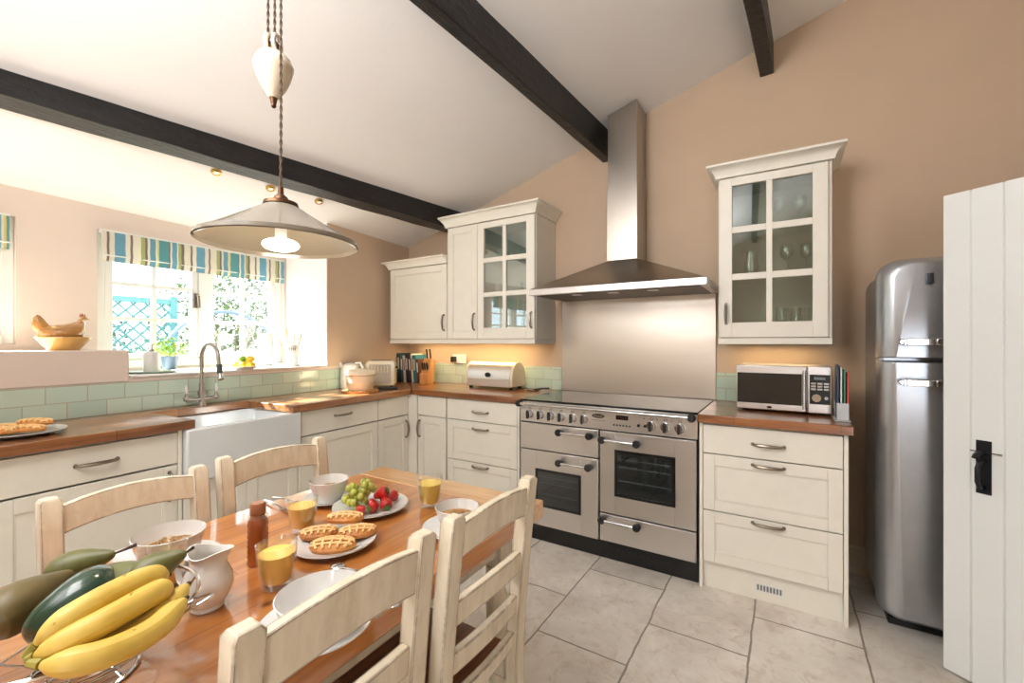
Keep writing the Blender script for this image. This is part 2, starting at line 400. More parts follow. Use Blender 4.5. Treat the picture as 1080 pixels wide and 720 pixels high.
def window(name, x0, x1, z0, z1, lights):
    yf = D+.03
    fr = G(); f = .045
    fr.box(x0, x0+f, yf, yf+.07, z0, z1); fr.box(x1-f, x1, yf, yf+.07, z0, z1); fr.box(x0+f, x1-f, yf, yf+.07, z1-f, z1); fr.box(x0+f, x1-f, yf-.02, yf+.07, z0, z0+.05)
    xm = (x0+x1)/2
    fr.box(xm-.03, xm+.03, yf, yf+.07, z0+.05, z1-f)
    w = struct(name, fr, M_frame, loc=L0, rotz=LR, bev=.003)
    for (a, b) in ((x0+f, xm-.03), (xm+.03, x1-f)):
        c = G(); s = .04; ya, yb = yf+.008, yf+.05
        zb, zt = z0+.05, z1-f
        c.box(a+.002, a+s, ya, yb, zb, zt); c.box(b-s, b-.002, ya, yb, zb, zt); c.box(a+s, b-s, ya, yb, zb, zb+s); c.box(a+s, b-s, ya, yb, zt-s, zt)
        mx = (a+b)/2; c.box(mx-.011, mx+.011, ya+.008, yb-.008, zb+s, zt-s)
        for k in (1, 2):
            zz = zb+s+(zt-zb-2*s)*k/3; c.box(a+s, b-s, ya+.008, yb-.008, zz-.011, zz+.011)
        co = c.make('casement', M_frame, w, .002)
        p = G(); p.box(a+s-.003, b-s+.003, ya+.018, ya+.022, zb+s-.003, zt-s+.003); p.make('window_pane', M_winpane, co, smooth=False)
    return w
w2 = window('window_1', *W2, 3)
w1 = window('window_2', *W1, 3)
h = G(); xm = (W2[0]+W2[1])/2-.05
h.box(xm-.012, xm+.012, D+.022, D+.04, 1.50, 1.60); h.tube([(xm, D+.02, 1.585), (xm, D-.005, 1.58), (xm+.002, D-.012, 1.50)], .008)
h.make('casement_fastener', M_pewter, w2)
h = G(); h.tube([(xm-.14, D+.03, 1.165), (xm-.07, D-.01, 1.172), (xm+.04, D+.02, 1.17)], .005); h.make('casement_stay', M_frame, w2)
# blinds
def blind(label, x0, x1, zt, zb):
    t = thing('roman_blind', label, 'blind', lw(x0, D-.0, zt), LR)
    W = x1-x0; H = zt-zb
    g = G(); n = 48
    pr = [(0,-.03),(.25,-.034),(.5,-.03),(.75,-.036),(.9,-.03),(.97,-.026),(1,-.03)]
    rows = [g.verts([(W*i/n, y+.003*math.sin(i*.7), -H*q) for i in range(n+1)]) for q, y in pr]
    rows2 = [g.verts([(W*i/n, y-.004+.003*math.sin(i*.7), -H*q) for i in range(n+1)]) for q, y in pr]
    for R in (rows, rows2):
        for a, b in zip(R, R[1:]):
            for i in range(n): g.face([a[i], a[i+1], b[i+1], b[i]])
    for i in range(n): g.face([rows[-1][i], rows[-1][i+1], rows2[-1][i+1], rows2[-1][i]]); g.face([rows[0][i], rows[0][i+1], rows2[0][i+1], rows2[0][i]])
    for i in (0, n):
        for k in range(len(pr)-1): g.face([rows[k][i], rows[k+1][i], rows2[k+1][i], rows2[k][i]])
    g.make('blind_cloth', M_blind, t)
    g = G(); g.box(-.005, W+.005, -.03, -.002, -.012, .012); g.make('head_rail', M_frame, t, .002)
    g = G(); g.cyl((0,-.036,-H+.035), (W,-.036,-H+.035), .004); g.make('batten', M_frame, t)
blind('striped blue and green blind over the window behind the tap', W2[0]+.01, W2[1]-.02, 1.915, 1.74)
blind('striped blind cut off by the left edge of the photo', W1[0]+.01, W1[1]-.03, 1.905, 1.735)

# beams
def beam(name, p, w, zb, zt, lo, hi):
    """p = (x at Y=3.03 of the right face), k slope"""
    g = G(); x, k = p
    def X(y, off): return x + k*(y-3.03) - off
    N = 24; rnd = random.Random(hash(name) % 1000 if False else len(name)*7+int(x*100))
    ra = []
    for i in range(N+1):
        y = lo+(hi-lo)*i/N; j = lambda a: rnd.uniform(-a, a)
        ra.append(g.verts([(X(y,0)+j(.003), y, zb+j(.004)), (X(y,0)+j(.002), y, zt(X(y,0))), (X(y,w), y, zt(X(y,w))), (X(y,w)+j(.003), y, zb+j(.004))]))
    for a, b in zip(ra, ra[1:]):
        for i in range(4): g.face([a[i], a[(i+1)%4], b[(i+1)%4], b[i]])
    g.face(ra[0]); g.face(ra[-1][::-1])
    return struct(name, g, M_beam, bev=.006)
beam('beam_1', (-2.345, .080), .155, 2.215, lambda x: cz(x)+.02, YB, WY-.002)
beam('beam_2', (-1.050, .052), .065, 2.56, lambda x: cz(x)+.02, YB, WY-.002)
beam('beam_3', (-.054, .058), .072, 2.86, lambda x: cz(x)+.02, YB, WY-.002)
# skirting
g = G(); g.box(.25, XR-.001, WY-.018, WY-.0005, 0, .13); g.box(.25, XR-.001, WY-.012, WY-.0005, .13, .15); struct('baseboard_back', g, M_skirt, bev=.003)
# wall tiles (glazed, two courses)
g = G(); g.box(-2.6, 3.03, -.010, -.0005, 0, .157); struct('trim_4', g, M_tile, loc=lw(0,0,.896), rotz=LR)
g = G(); g.box(.0, 1.60, -.009, -.0005, 0, .175); struct('trim_5', g, M_tile, loc=(-3.04,WY,.896))
g = G(); g.box(.0, .58, -.009, -.0005, 0, .175); struct('trim_6', g, M_tile, loc=(-.366,WY,.896))

# ------------------------------------------------------------------ cabinetry
def shaker(g, x0, x1, z0, z1, y, th=.02, rail=.055, rec=.007):
    g.box(x0, x0+rail, y, y+th, z0, z1); g.box(x1-rail, x1, y, y+th, z0, z1)
    g.box(x0+rail, x1-rail, y, y+th, z0, z0+rail); g.box(x0+rail, x1-rail, y, y+th, z1-rail, z1)
    g.box(x0+rail-.001, x1-rail+.001, y+rec, y+th-.002, z0+rail-.001, z1-rail+.001)
    # small chamfered bead inside the frame
    b = .006
    for (a, c, e, f_) in ((x0+rail, x1-rail, z0+rail, z0+rail+b), (x0+rail, x1-rail, z1-rail-b, z1-rail), (x0+rail, x0+rail+b, z0+rail, z1-rail), (x1-rail-b, x1-rail, z0+rail, z1-rail)):
        g.box(a, c, y+.004, y+th-.004, e, f_)
def bow(parent, x, z, y, L=.13, vert=False, mat=None):
    g = G()
    def P(a, o, q=0): return (x+(0 if vert else a), y-o, z+(a if vert else 0)+q)
    pts = [P(-L/2, 0), P(-L/2+.004, .014)] + [P(-L/2+.012+(L-.024)*i/8, .020+.008*math.sin(PI*i/8)) for i in range(9)] + [P(L/2-.004, .014), P(L/2, 0)]
    g.tube(pts, lambda t: .0052+.0030*math.sin(PI*t), 8)
    for a in (-L/2, L/2): g.cyl(P(a, 0), P(a, .006), .0085, .007, 12)
    return g.make('handle', mat or M_pewter, parent)
def drawer(t, x0, x1, z0, z1, y, flat=False, hz=None, name='drawer'):
    g = G()
    if flat: g.box(x0, x1, y, y+.02, z0, z1)
    else: shaker(g, x0, x1, z0, z1, y)
    d = g.make(name, M_cream, t, .0025)
    if hz is not None: bow(d, (x0+x1)/2, hz, y)
    return d
def door(t, x0, x1, z0, z1, y, hx=None, hz=None):
    g = G(); shaker(g, x0, x1, z0, z1, y); d = g.make('door', M_cream, t, .0025)
    if hx is not None: bow(d, hx, hz, y, .125, True)
    return d
def carcass(g, x0, x1, yf, yb, z0, z1, th=.018, shelves=()):
    g.box(x0, x0+th, yf, yb, z0, z1); g.box(x1-th, x1, yf, yb, z0, z1); g.box(x0+th, x1-th, yf, yb, z0, z0+th); g.box(x0+th, x1-th, yf, yb, z1-th, z1)
    g.box(x0+th, x1-th, yb-.008, yb, z0+th, z1-th)
    for s in shelves: g.box(x0+th, x1-th, yf+.03, yb-.009, s, s+.012)
ZT = .852
def base_unit(label, loc, rotz, W, dep, fronts, sideL=False, sideR=False, vent=False, group=None):
    """local: x 0..W, y 0 (door face) .. dep, z up"""
    t = thing('base_cabinet', label, 'cabinet', loc, rotz, group)
    g = G(); carcass(g, 0, W, .022, dep, .12, ZT)
    if sideL: g.box(-.016, -.0005, .0, dep, 0, ZT)
    if sideR: g.box(W+.0005, W+.017, .0, dep, 0, ZT)
    g.make('body', M_cream, t, .0015)
    g = G(); g.box(0, W, .03 if vent else .06, .08, 0, .119); g.make('plinth', M_cream, t, .001)
    if vent:
        g = G(); a = W/2-.055
        g.box(a, a+.12, .026, .030, .045, .085); vp = g.make('vent_grille', M_whitep, t)
        g = G()
        for k in range(8): g.box(a+.008+k*.0135, a+.016+k*.0135, .0245, .0262, .052, .078)
        g.make('slot', M_grey, vp)
    for f in fronts:
        k = f[0]
        if k == 'd': drawer(t, f[1], f[2], f[3], f[4], 0, f[5], f[6])
        else: door(t, f[1], f[2], f[3], f[4], 0, f[5], f[6])
    return t
# right of the range
base_unit('cream three-drawer cabinet under the microwave, right of the range', (-.357,2.42,0), 0, .58, .60,
    [('d', .002,.578,.697,.842,True,.766), ('d', .002,.578,.408,.692,False,.664), ('d', .002,.578,.143,.403,False,.384)], True, True, True)
# left of the range (back wall)
base_unit('cream three-drawer cabinet left of the range, under the bread bin', (-2.133,2.50,0), 0, .613, .52,
    [('d', .002,.611,.697,.846,True,.766), ('d', .002,.611,.405,.692,False,.645), ('d', .002,.611,.13,.40,False,.376)], False, True)
base_unit('narrow cream corner cabinet under the knife block', (-2.44,2.50,0), 0, .300, .52,
    [('d', .01,.295,.697,.846,True,None), ('o', .01,.295,.13,.692,.030,.592)])
# left run (left wall frame, y=-.52 is the door face)
def lbase(label, s0, s1, fronts, **k): return base_unit(label, lw(s0, -.52), LR, s1-s0, .515, fronts, **k)
lbase('wide cream cabinet with one drawer, left of the white sink', .29, .864, [('d',.002,.572,.70,.842,True,.772), ('o',.002,.572,.13,.692,.54,.60)], sideR=True)
lbase('cream cabinet cut off by the left edge, left of the wide cabinet', -.32, .288, [('d',.002,.606,.70,.842,True,.772), ('o',.002,.606,.13,.692,.03,.60)])
lbase('cream cabinet with a full-width drawer right of the sink', 1.502, 2.120, [('d',.002,.616,.70,.846,True,.790), ('o',.002,.616,.13,.692,None,None)], sideL=True)
lbase('narrow cream cabinet in the corner of the window run', 2.122, 2.44, [('d',.002,.316,.70,.846,True,None), ('o',.002,.316,.13,.692,.288,.588)])
# corner post
g = G(); c = lw(2.443,-.515); g.prism([(c.x-.0,c.y),(-2.442,2.502),(-2.442,2.54),(c.x-.05,c.y+.03)], 0, ZT, 'z')
g.make('corner_post', M_cream, label='cream filler post in the corner between the two cabinet runs', category='filler post')
# sink cabinet
t = thing('sink_cabinet', 'low cream cabinet with two plain doors under the white sink', 'cabinet', lw(.884,-.52), LR)
g = G(); carcass(g, 0, .60, .022, .515, .12, .595); g.make('body', M_cream, t, .0015)
g = G(); g.box(0, .60, .06, .08, 0, .119); g.make('plinth', M_cream, t)
for a, b in ((.004,.299), (.301,.596)): door(t, a, b, .13, .588, 0)
# sink
t = thing('butler_sink', 'large white fireclay sink set into the wooden worktop', 'sink', lw(.886,-.555,.598), LR)
g = G(); W, Dp, Hs = .594, .44, .253; wt = .028
def ringbox(g, x0, x1, y0, y1, z): return g.verts([(x0,y0,z),(x1,y0,z),(x1,y1,z),(x0,y1,z)])
A = ringbox(g,0,W,0,Dp,0); B = ringbox(g,0,W,0,Dp,Hs); C2 = ringbox(g,wt,W-wt,wt,Dp-wt,Hs); D2 = ringbox(g,wt+.01,W-wt-.01,wt+.01,Dp-wt-.01,.04)
g.face(A); g.face(D2)
for P, Q in ((A,B),(B,C2),(C2,D2)):
    for i in range(4): g.face([P[i],P[(i+1)%4],Q[(i+1)%4],Q[i]])
g.make('basin', M_sink, t, .008)
g = G(); g.cyl((.30,.22,.041),(.30,.22,.045),.04); g.make('drain', M_chrome, t)

# worktops
def slab(name, label, poly, z0, z1, mat, loc=(0,0,0), rotz=0):
    g = G(); g.prism(poly, z0, z1, 'z'); return g.make(name, mat, None, .004, loc=loc, rotz=rotz, label=label, category='worktop')
slab('worktop', 'oiled wooden worktop under the microwave, right of the range', [(-.377,2.39),(.257,2.39),(.257,3.02),(-.377,3.02)], .853, .895, M_work)
slab('worktop', 'oiled wooden worktop along the back wall, left of the range', [(-2.464,2.478),(-1.462,2.478),(-1.462,3.02),(-3.030,3.02)], .853, .895, M_work)
# left worktop, cut out round the sink (in left-wall frame)
g = G()
g.prism([(-.345,-.548),(.925,-.548),(.925,-.115),(1.432,-.115),(1.432,-.548),(2.443,-.548),(3.02,-.014),(-.345,-.012)], .853, .895, 'z')
left_top = g.make('worktop', M_worky, None, .004, loc=L0, rotz=LR, label='long oiled wooden worktop under the windows, around the sink', category='worktop')

# wall cabinets
def glazed_door(t, x0, x1, z0, z1, hx, hz, cols, y=0):
    g = G(); th = .02
    (a, b), (c, d) = cols
    rows = [(1.37,1.605),(1.64,1.865),(1.90,2.128)]
    g.box(x0, a, y, y+th, z0, z1); g.box(d, x1, y, y+th, z0, z1)
    g.box(a, d, y, y+th, z0, rows[0][0]); g.box(a, d, y, y+th, rows[2][1], z1)
    g.box(b, c, y+.002, y+th-.002, rows[0][0], rows[2][1])
    for r0, r1 in ((rows[0][1], rows[1][0]), (rows[1][1], rows[2][0])): g.box(a, b, y+.002, y+th-.002, r0, r1); g.box(c, d, y+.002, y+th-.002, r0, r1)
    dd = g.make('door', M_cream, t, .002)
    g = G(); g.box(a-.004, d+.004, y+.013, y+.016, rows[0][0]-.004, rows[2][1]+.004); g.make('glass_pane', M_pane, dd, smooth=False)
    bow(dd, hx, hz, y, .11, True, M_brnick)
def crown(t, x0, x1, yf, yb, z0, z1, left=True, right=True, pr=.055):
    prof = [(0,0),(.012,0),(.014,.012),(.022,.030),(.036,.048),(pr-.006,z1-z0-.014),(pr,z1-z0-.012),(pr,z1-z0),(0,z1-z0)]
    g = G(); rings = []
    for o, z in prof:
        xa = x0-(o if left else 0); xb = x1+(o if right else 0)
        rings.append(g.verts([(xa, yb, z0+z), (xa, yf-o, z0+z), (xb, yf-o, z0+z), (xb, yb, z0+z)]))
    for a, b in zip(rings, rings[1:]):
        for i in range(3): g.face([a[i], a[i+1], b[i+1], b[i]])
        g.face([a[3], a[0], b[0], b[3]])
    g.face(rings[0]); g.face(rings[-1]); g.make('crown_moulding', M_cream, t)
t = thing('wall_cabinet', 'cream wall cabinet with a six-pane glass door above the microwave', 'cabinet', (0,0,0)); t.location = (0,2.70,0)
g = G(); carcass(g, -.318, .203, .022, .325, 1.285, 2.176, .018); g.make('body', M_cream, t, .001)
g = G(); g.box(-.30,.185,.05,.316,1.618,1.626); g.box(-.30,.185,.05,.316,1.880,1.888); g.make('shelf', M_glass, t, smooth=False)
g = G(); g.box(-.318,.203,.0,.02,1.25,1.284); g.box(.185,.203,.02,.325,1.25,1.284); g.box(-.318,-.30,.02,.325,1.25,1.284); g.make('light_rail', M_cream, t, .002)
glazed_door(t, -.31, .186, 1.288, 2.172, -.277, 1.42, ((-.247,-.083),(-.055,.122)))
crown(t, -.318, .203, .0, .325, 2.177, 2.245)
t = thing('wall_cabinet', 'tall cream wall cabinet with one plain and one glazed door beside the hood', 'cabinet', (0,2.70,0))
g = G(); carcass(g, -2.302, -1.497, .022, .325, 1.285, 2.176, .018); g.box(-2.01,-1.99,.023,.316,1.304,2.157); g.make('body', M_cream, t, .001)
g = G(); g.box(-1.989,-1.516,.05,.316,1.618,1.626); g.box(-1.989,-1.516,.05,.316,1.880,1.888); g.make('shelf', M_glass, t, smooth=False)
g = G(); g.box(-2.302,-1.497,.0,.02,1.25,1.284); g.box(-1.515,-1.497,.02,.325,1.25,1.284); g.make('light_rail', M_cream, t, .002)
door(t, -2.298, -2.003, 1.288, 2.172, 0, -2.03, 1.42)
glazed_door(t, -1.999, -1.50, 1.288, 2.172, -1.525, 1.42, ((-1.943,-1.772),(-1.741,-1.568)))
crown(t, -2.302, -1.497, .0, .325, 2.177, 2.257)
t = thing('wall_cabinet', 'short cream wall cabinet in the corner, lower than its neighbour', 'cabinet', (0,2.70,0))
g = G(); carcass(g, -2.96, -2.3035, .022, .325, 1.285, 1.898, .018); g.make('body', M_cream, t, .001)
g = G(); g.box(-2.96,-2.3035,.0,.02,1.25,1.284); g.make('light_rail', M_cream, t, .002)
door(t, -2.956, -2.307, 1.288, 1.894, 0, -2.335, 1.42)
crown(t, -2.96, -2.3035, .0, .325, 1.899, 1.962, True, False)

# glassware in the cabinets
def wineglass(x, y, z, label, up=True):
    g = G(); pr = [(.0,0),(.030,.001),(.030,.003),(.004,.008),(.0035,.075),(.012,.085),(.030,.105),(.034,.13),(.028,.165),(.0265,.165),(.032,.13),(.028,.106),(.010,.090),(0,.088)]
    g.lathe(pr, n=20); return g.make('wine_glass', M_glassw, loc=(x,y,z), label=label, category='wine glass')
def tumbler_s(x, y, z, label, group):
    g = G(); g.lathe([(0,0),(.026,0),(.031,.145),(.029,.145),(.0245,.008),(0,.008)], n=20); o = g.make('tumbler', M_glassw, loc=(x,y,z), label=label, category='glass'); o['group'] = group
for i, (x, zz) in enumerate(((-.02,1.889),(.07,1.889),(.01,1.627),(.10,1.627))):
    o = wineglass(x, 2.82+.02*(i%2), zz, ('left ' if i%2 == 0 else 'right ')+('wine glass on the top shelf behind the glass door above the microwave' if zz > 1.7 else 'wine glass on the middle shelf behind the glass door above the microwave'))
for i, x in enumerate((-.015, .05, .115)):
    tumbler_s(x, 2.80+.03*(i%2), 1.304, ['leftmost','middle','rightmost'][i]+' tumbler at the bottom of the glazed cabinet above the microwave', 'tumblers in the right cabinet')
g = G(); g.lathe([(0,0),(.04,0),(.045,.05),(.036,.13),(.038,.15),(.036,.15),(.034,.13),(.043,.05),(.038,.006),(0,.006)], n=24)
o = g.make('water_jug', M_glassw, loc=(-.165,2.85,1.627), label='clear glass jug behind the middle left pane above the microwave', category='jug')
def mug(x, y, z, label, mat=None):
    t = thing('mug', label, 'mug', (x,y,z)); g = G(); g.lathe([(0,0),(.032,0),(.038,.01),(.04,.085),(.037,.085),(.034,.012),(0,.01)], n=24); g.make('body', mat or M_china, t)
    g = G(); g.tube([(.038,0,.07),(.06,0,.068),(.066,0,.045),(.058,0,.024),(.037,0,.02)], .005, 8); g.make('handle', mat or M_china, t)
for i, (x, z) in enumerate(((-1.88,1.627),(-1.72,1.627),(-1.59,1.627),(-1.87,1.889))):
    mug(x, 2.84, z, ['white mug at the left of the middle shelf in the cabinet by the hood','white mug at the centre of the middle shelf in the cabinet by the hood','white mug at the right of the middle shelf in the cabinet by the hood','white mug on the top shelf of the cabinet by the hood'][i])
for i, x in enumerate((-1.70,-1.64,-1.58)): tumbler_s(x, 2.82, 1.304, ['leftmost','middle','rightmost'][i]+' tumbler at the bottom of the glazed cabinet beside the hood', 'tumblers in the left cabinet')

# ------------------------------------------------------------------ range cooker
t = thing('range_cooker', 'wide brushed steel electric range with two ovens, grill and storage drawer', 'cooker', (-1.45,2.42,0))
RW = 1.068
g = G(); g.box(0, RW, .025, .565, .11, .884); g.make('body', M_black, t, .003)
g = G(); g.box(.0, RW, .035, .06, 0, .108)
for k in range(12): g.box(.56+k*.035, .575+k*.035, .032, .036, .05, .07)
g.make('plinth', M_black, t, .002)
g = G(); g.box(-.003, RW+.003, -.0, .585, .885, .897); g.make('hob_glass', M_hob, t, .003)
g = G(); g.box(.0, RW, .0, .024, .756, .884); cp = g.make('control_panel', M_steel, t, .003)
def knob(x, z, p):
    g = G(); g.cyl((x,0,z),(x,-.008,z),.027,.026,24); g.cyl((x,-.008,z),(x,-.030,z),.023,.019,24); k = g.make('knob', M_chrome, p)
    g = G(); g.box(x-.007, x+.007, -.040, -.026, z-.026, z+.026); g.make('knob_grip', M_blackm, k, .002)
    g = G()
    g.tube([(x+.009*math.cos(a), -.0008, z+.036+.006*math.sin(a)) for a in [2*PI*i/12 for i in range(12)]], .0011, 5, closed=True); g.make('knob_symbol', M_blackm, k)
for X in (-1.377,-1.301,-1.228,-1.157,-1.081,-1.008,-.616,-.541,-.468): knob(X+1.45, .806, cp)
g = G(); g.cyl((0,.0005,0),(0,-.003,0),1,None,32)
for v in g.b.verts: v.co = Vector((.53+v.co.x*.038, v.co.y, .832+v.co.z*.0115))
bd = g.make('maker_badge', M_black, cp)
g = G(); g.box(.502,.558,-.0042,-.003,.829,.835); g.make('badge_lettering', M_chrome, bd)
g = G(); g.box(.49,.57,-.0008,.0,.806,.8085); g.make('panel_lettering', M_grey, cp)
g = G(); g.box(.636,.706,-.002,.001,.822,.846); ds = g.make('clock_display', M_display, cp)
g = G()
for i in range(4): g.box(.648+i*.013,.656+i*.013,-.0028,-.002,.829,.839)
g.make('display_digits', plain('dull_red_digits',(70,36,32),.5), ds)
g = G()
for i in range(6): g.cyl((.625+i*.018,.0,.79),(.625+i*.018,-.004,.79),.005,None,12)
g.make('button_row', M_blackm, cp)
for x in (.765,.80): g = G(); g.cyl((x,0,.80),(x,-.006,.80),.008,None,14); g.make('button', M_blackm, cp)
for x in (.805,.875,.95): g = G(); g.cyl((x-.01,0,.842),(x-.01,-.002,.842),.003,None,10); g.make('indicator_light', plain('red_indicator',(110,30,24),.4), cp)
def rhandle(p, xa, xb, z, o=.045, r=.0075, steelr=None):
    g = G(); g.cyl((xa,-o,z),(xb,-o,z),r,None,14); g.make('handle_bar', M_chrome, p)
    for x in (xa, xb):
        g = G(); g.tube([(x,.0,z-.004),(x,-o,z),(x,-o-.012,z+.001)], lambda q: .016+.006*math.sin(PI*q), 14); g.make('handle_bracket', M_blackm, p)
rhandle(t, .012, RW-.022, .873, .045, .009)
def oven_front(name, x0, x1, z0, z1, win=None, hx=None, hz=None):
    g = G()
    if win:
        a, b, c, d = win
        g.box(x0, a, 0, .024, z0, z1); g.box(b, x1, 0, .024, z0, z1); g.box(a, b, 0, .024, z0, c); g.box(a, b, 0, .024, d, z1)
    else: g.box(x0, x1, 0, .024, z0, z1)
    o = g.make(name, M_steel, t, .0025)
    if win:
        g = G(); r = .014
        g.box(a-.004, b+.004, -.0015, .004, c-.004, d+.004)
        w = g.make('oven_window', M_ovenglass, o, .002)
        g = G(); q = .012
        for bx in ((a-.005,a+q,c-.005,d+.005),(b-q,b+.005,c-.005,d+.005),(a+q,b-q,c-.005,c+q),(a+q,b-q,d-q,d+.005)): g.box(bx[0],bx[1],-.003,.0,bx[2],bx[3])
        g.make('window_surround', M_black, w, .002)
        g = G()
        for f in (.35,.65,.82): g.cyl((a+.02,-.0018,c+(d-c)*f),(b-.02,-.0018,c+(d-c)*f),.0007,None,6)
        g.make('oven_rack', plain('dim_rack_wire',(92,104,108),.4,.6), w)
    rhandle(o, hx[0], hx[1], hz, .042)
oven_front('grill_door', .003, .530, .585, .748, None, (.290,.485), .715)
oven_front('oven_door', .003, .530, .112, .578, (.117,.418,.235,.462), (.290,.480), .530)
oven_front('oven_door', .540, 1.062, .280, .748, (.632,.955,.388,.645), (.562,.762), .703)
oven_front('storage_drawer', .540, 1.062, .116, .272, None, (.562,.762), .245)
# ------------------------------------------------------------------ splashback and hood
g = G(); g.box(-1.436,-.368,WY-.012,WY-.001,.899,1.570)
g.make('steel_splashback', M_splash, None, .001, label='tall brushed steel splashback panel behind the range', category='splashback')
t = thing('cooker_hood', 'brushed steel pyramid extractor hood with a tall chimney above the range', 'extractor hood', (0,0,0)); t.location = (-.90,WY,0)
def hx(x): return x+.90
g = G()
x0, x1, yf = hx(-1.447), hx(-.352), -.50
g.box(x0, x1, yf, -.001, 1.572, 1.612); g.make('rim', M_steel, t, .002)
g = G(); g.box(x0+.04, x1-.04, yf+.04, -.03, 1.569, 1.5725); fl = g.make('filter_panel', plain('dark_steel_filter',(90,84,78),.4,.9), t)
for q in (.28,.5,.72):
    g = G(); xx = x0+(x1-x0)*q; g.box(xx-.03,xx+.03,yf+.07,yf+.12,1.566,1.569); g.make('hood_lamp', M_whitep, fl)
cx0, cx1, cy = hx(-1.004), hx(-.803), -.228
g = G(); b = 1.6125
g.hexa([(x0+.003,yf+.003,b),(x1-.003,yf+.003,b),(x1-.003,-.001,b),(x0+.003,-.001,b),(cx0,cy,1.80),(cx1,cy,1.80),(cx1,-.001,1.80),(cx0,-.001,1.80)]); g.make('canopy', M_steelv, t, .001)
ct = lambda x: cz(x-.90)-.002
g = G(); g.hexa([(cx0,cy,1.801),(cx1,cy,1.801),(cx1,-.001,1.801),(cx0,-.001,1.801),(cx0,cy,2.30),(cx1,cy,2.30),(cx1,-.001,2.30),(cx0,-.001,2.30)]); g.make('chimney', M_steelv, t, .001)
e = .004
g = G(); g.hexa([(cx0+e,cy+e,2.301),(cx1-e,cy+e,2.301),(cx1-e,-.001,2.301),(cx0+e,-.001,2.301),(cx0+e,cy+e,ct(cx0+e)),(cx1-e,cy+e,ct(cx1-e)),(cx1-e,-.001,ct(cx1-e)),(cx0+e,-.001,ct(cx0+e))]); g.make('upper_chimney', M_steelv, t, .001)
g = G(); g.cyl((0,0,0),(0,-.004,0),1,None,24)
for v in g.b.verts: v.co = Vector((hx(-1.03)+v.co.x*.035, -.418+v.co.y*1, 1.652+v.co.z*.008))
g.make('badge', M_chrome, t)
# ------------------------------------------------------------------ fridge
t = thing('fridge_freezer', 'tall silver rounded retro fridge freezer half hidden behind the plank door', 'fridge', (.345,2.42,0))
def rrect(x0, x1, z0, z1, r, n=8, rb=None):
    rb = r if rb is None else rb
    pts = []
    for cx, cz_, a0, rr in ((x1-r, z1-r, 0, r), (x0+r, z1-r, PI/2, r), (x0+rb, z0+rb, PI, rb), (x1-rb, z0+rb, 3*PI/2, rb)):
        for i in range(n+1):
            a = a0+PI/2*i/n; pts.append((cx+rr*math.cos(a), cz_+rr*math.sin(a)))
    return pts
g = G()
# body: section in XZ with rounded top
P = rrect(.012,.588,.03,1.60,.09)
g.prism(P, .115, .50, 'y'); g.make('body', M_fridge, t, .02)
def fdoor(z0, z1, rt, rb, nm):
    g = G(); n = 16; lay = []
    # rounded front: layers of inset outline moving forward
    for k in range(8):
        a = PI/2*k/7; ins = .055*(1-math.cos(a)); y = .105-.075*math.sin(a)
        P = rrect(ins, .60-ins, z0+ins*.35*(1 if rb else .3), z1-ins*(.6 if rt > .03 else .1), max(rt-ins*.3,.004), 8, max((rb or .004)-ins*.3,.004))
        out = []
        for x, z in P:
            bow_ = .018*(1-((x-.30)/.30)**2)
            out.append((x, y-bow_*(k/7), z))
        lay.append(g.verts(out))
    for A, B in zip(lay, lay[1:]):
        m = len(A)
        for i in range(m): g.face([A[i], A[(i+1)%m], B[(i+1)%m], B[i]])
    g.face(lay[0][::-1])
    # front skin: strips between mirrored points
    F = lay[-1]; m = len(F); q = m//4
    top = F[0:q*2]; bot = F[q*2:][::-1]
    for i in range(len(top)-1): g.face([top[i], top[i+1], bot[i+1], bot[i]])
    o = g.make(nm, M_fridge, t)
    return o
fd = fdoor(1.192, 1.622, .085, .0, 'freezer_door')
ff = fdoor(.075, 1.180, .0, .05, 'fridge_door')
for d_, z in ((fd,1.262),(ff,1.093)):
    g = G(); g.box(.075,.36,-.018,-.004,z-.013,z+.013)
    for k in range(3): g.box(.085+k*.09,.155+k*.09,-.026,-.018,z-.014,z+.014)
    g.cyl((.075,-.012,z),(.075,.01,z),.012,None,14)
    g.make('handle', M_chrome, d_, .003)
g = G(); g.box(.150,.172,-.010,-.002,1.505,1.545)
for v in g.b.verts: v.co.y += .012
g.make('letter_badge', plain('dark_badge_metal',(84,88,92),.3,.8), fd, .001)
g = G(); g.box(.05,.55,.14,.46,.0,.03); g.make('base', M_blackm, t)
# ------------------------------------------------------------------ plank door
E = Vector((.515,2.30,0)); ang = math.atan2(-.595,.803)
t = bpy.data.objects.new('door_1', None); COL.objects.link(t); t.location = E; t.rotation_euler = (0,0,ang); t['kind'] = 'structure'
g = G(); w = [0,.082,.168,.262,.36,.455,.55,.645,.74]
for a, b in zip(w, w[1:]): g.box(a+.0015, b-.0015, 0, .028, .012, 1.822)
g.box(.002,.738,.004,.026,.014,1.82)
g.make('plank_panel', M_plank, t, .003)
g = G(); g.box(.04,.70,.029,.05,.2,.32); g.box(.04,.70,.029,.05,1.45,1.57); g.make('ledge', M_plank, t, .002)
g = G(); g.box(.096,.137,-.004,0,.715,.907); hp = g.make('latch_plate', M_iron, t, .001)
g = G(); g.tube([(.116,-.004,.86),(.116,-.02,.868),(.116,-.046,.862),(.116,-.058,.850)], .006, 8, sq=(1.8,.8)); g.make('thumb_lever', M_iron, hp)
g = G(); g.tube([(.116,-.003,.835),(.116,-.03,.832),(.116,-.044,.81),(.116,-.044,.765),(.116,-.03,.742),(.116,-.003,.738)], .0075, 10); g.make('pull_handle', M_iron, hp)
g = G()
for x in (.102,.131):
    for z in (.722,.900): g.ball((x,-.005,z),.003,8)
g.make('screw', M_iron, hp)
g = G(); g.cyl((.082,-.006,.866),(.165,-.006,.866),.0018,None,6); g.make('latch_bar', M_iron, hp)

exec_items = True
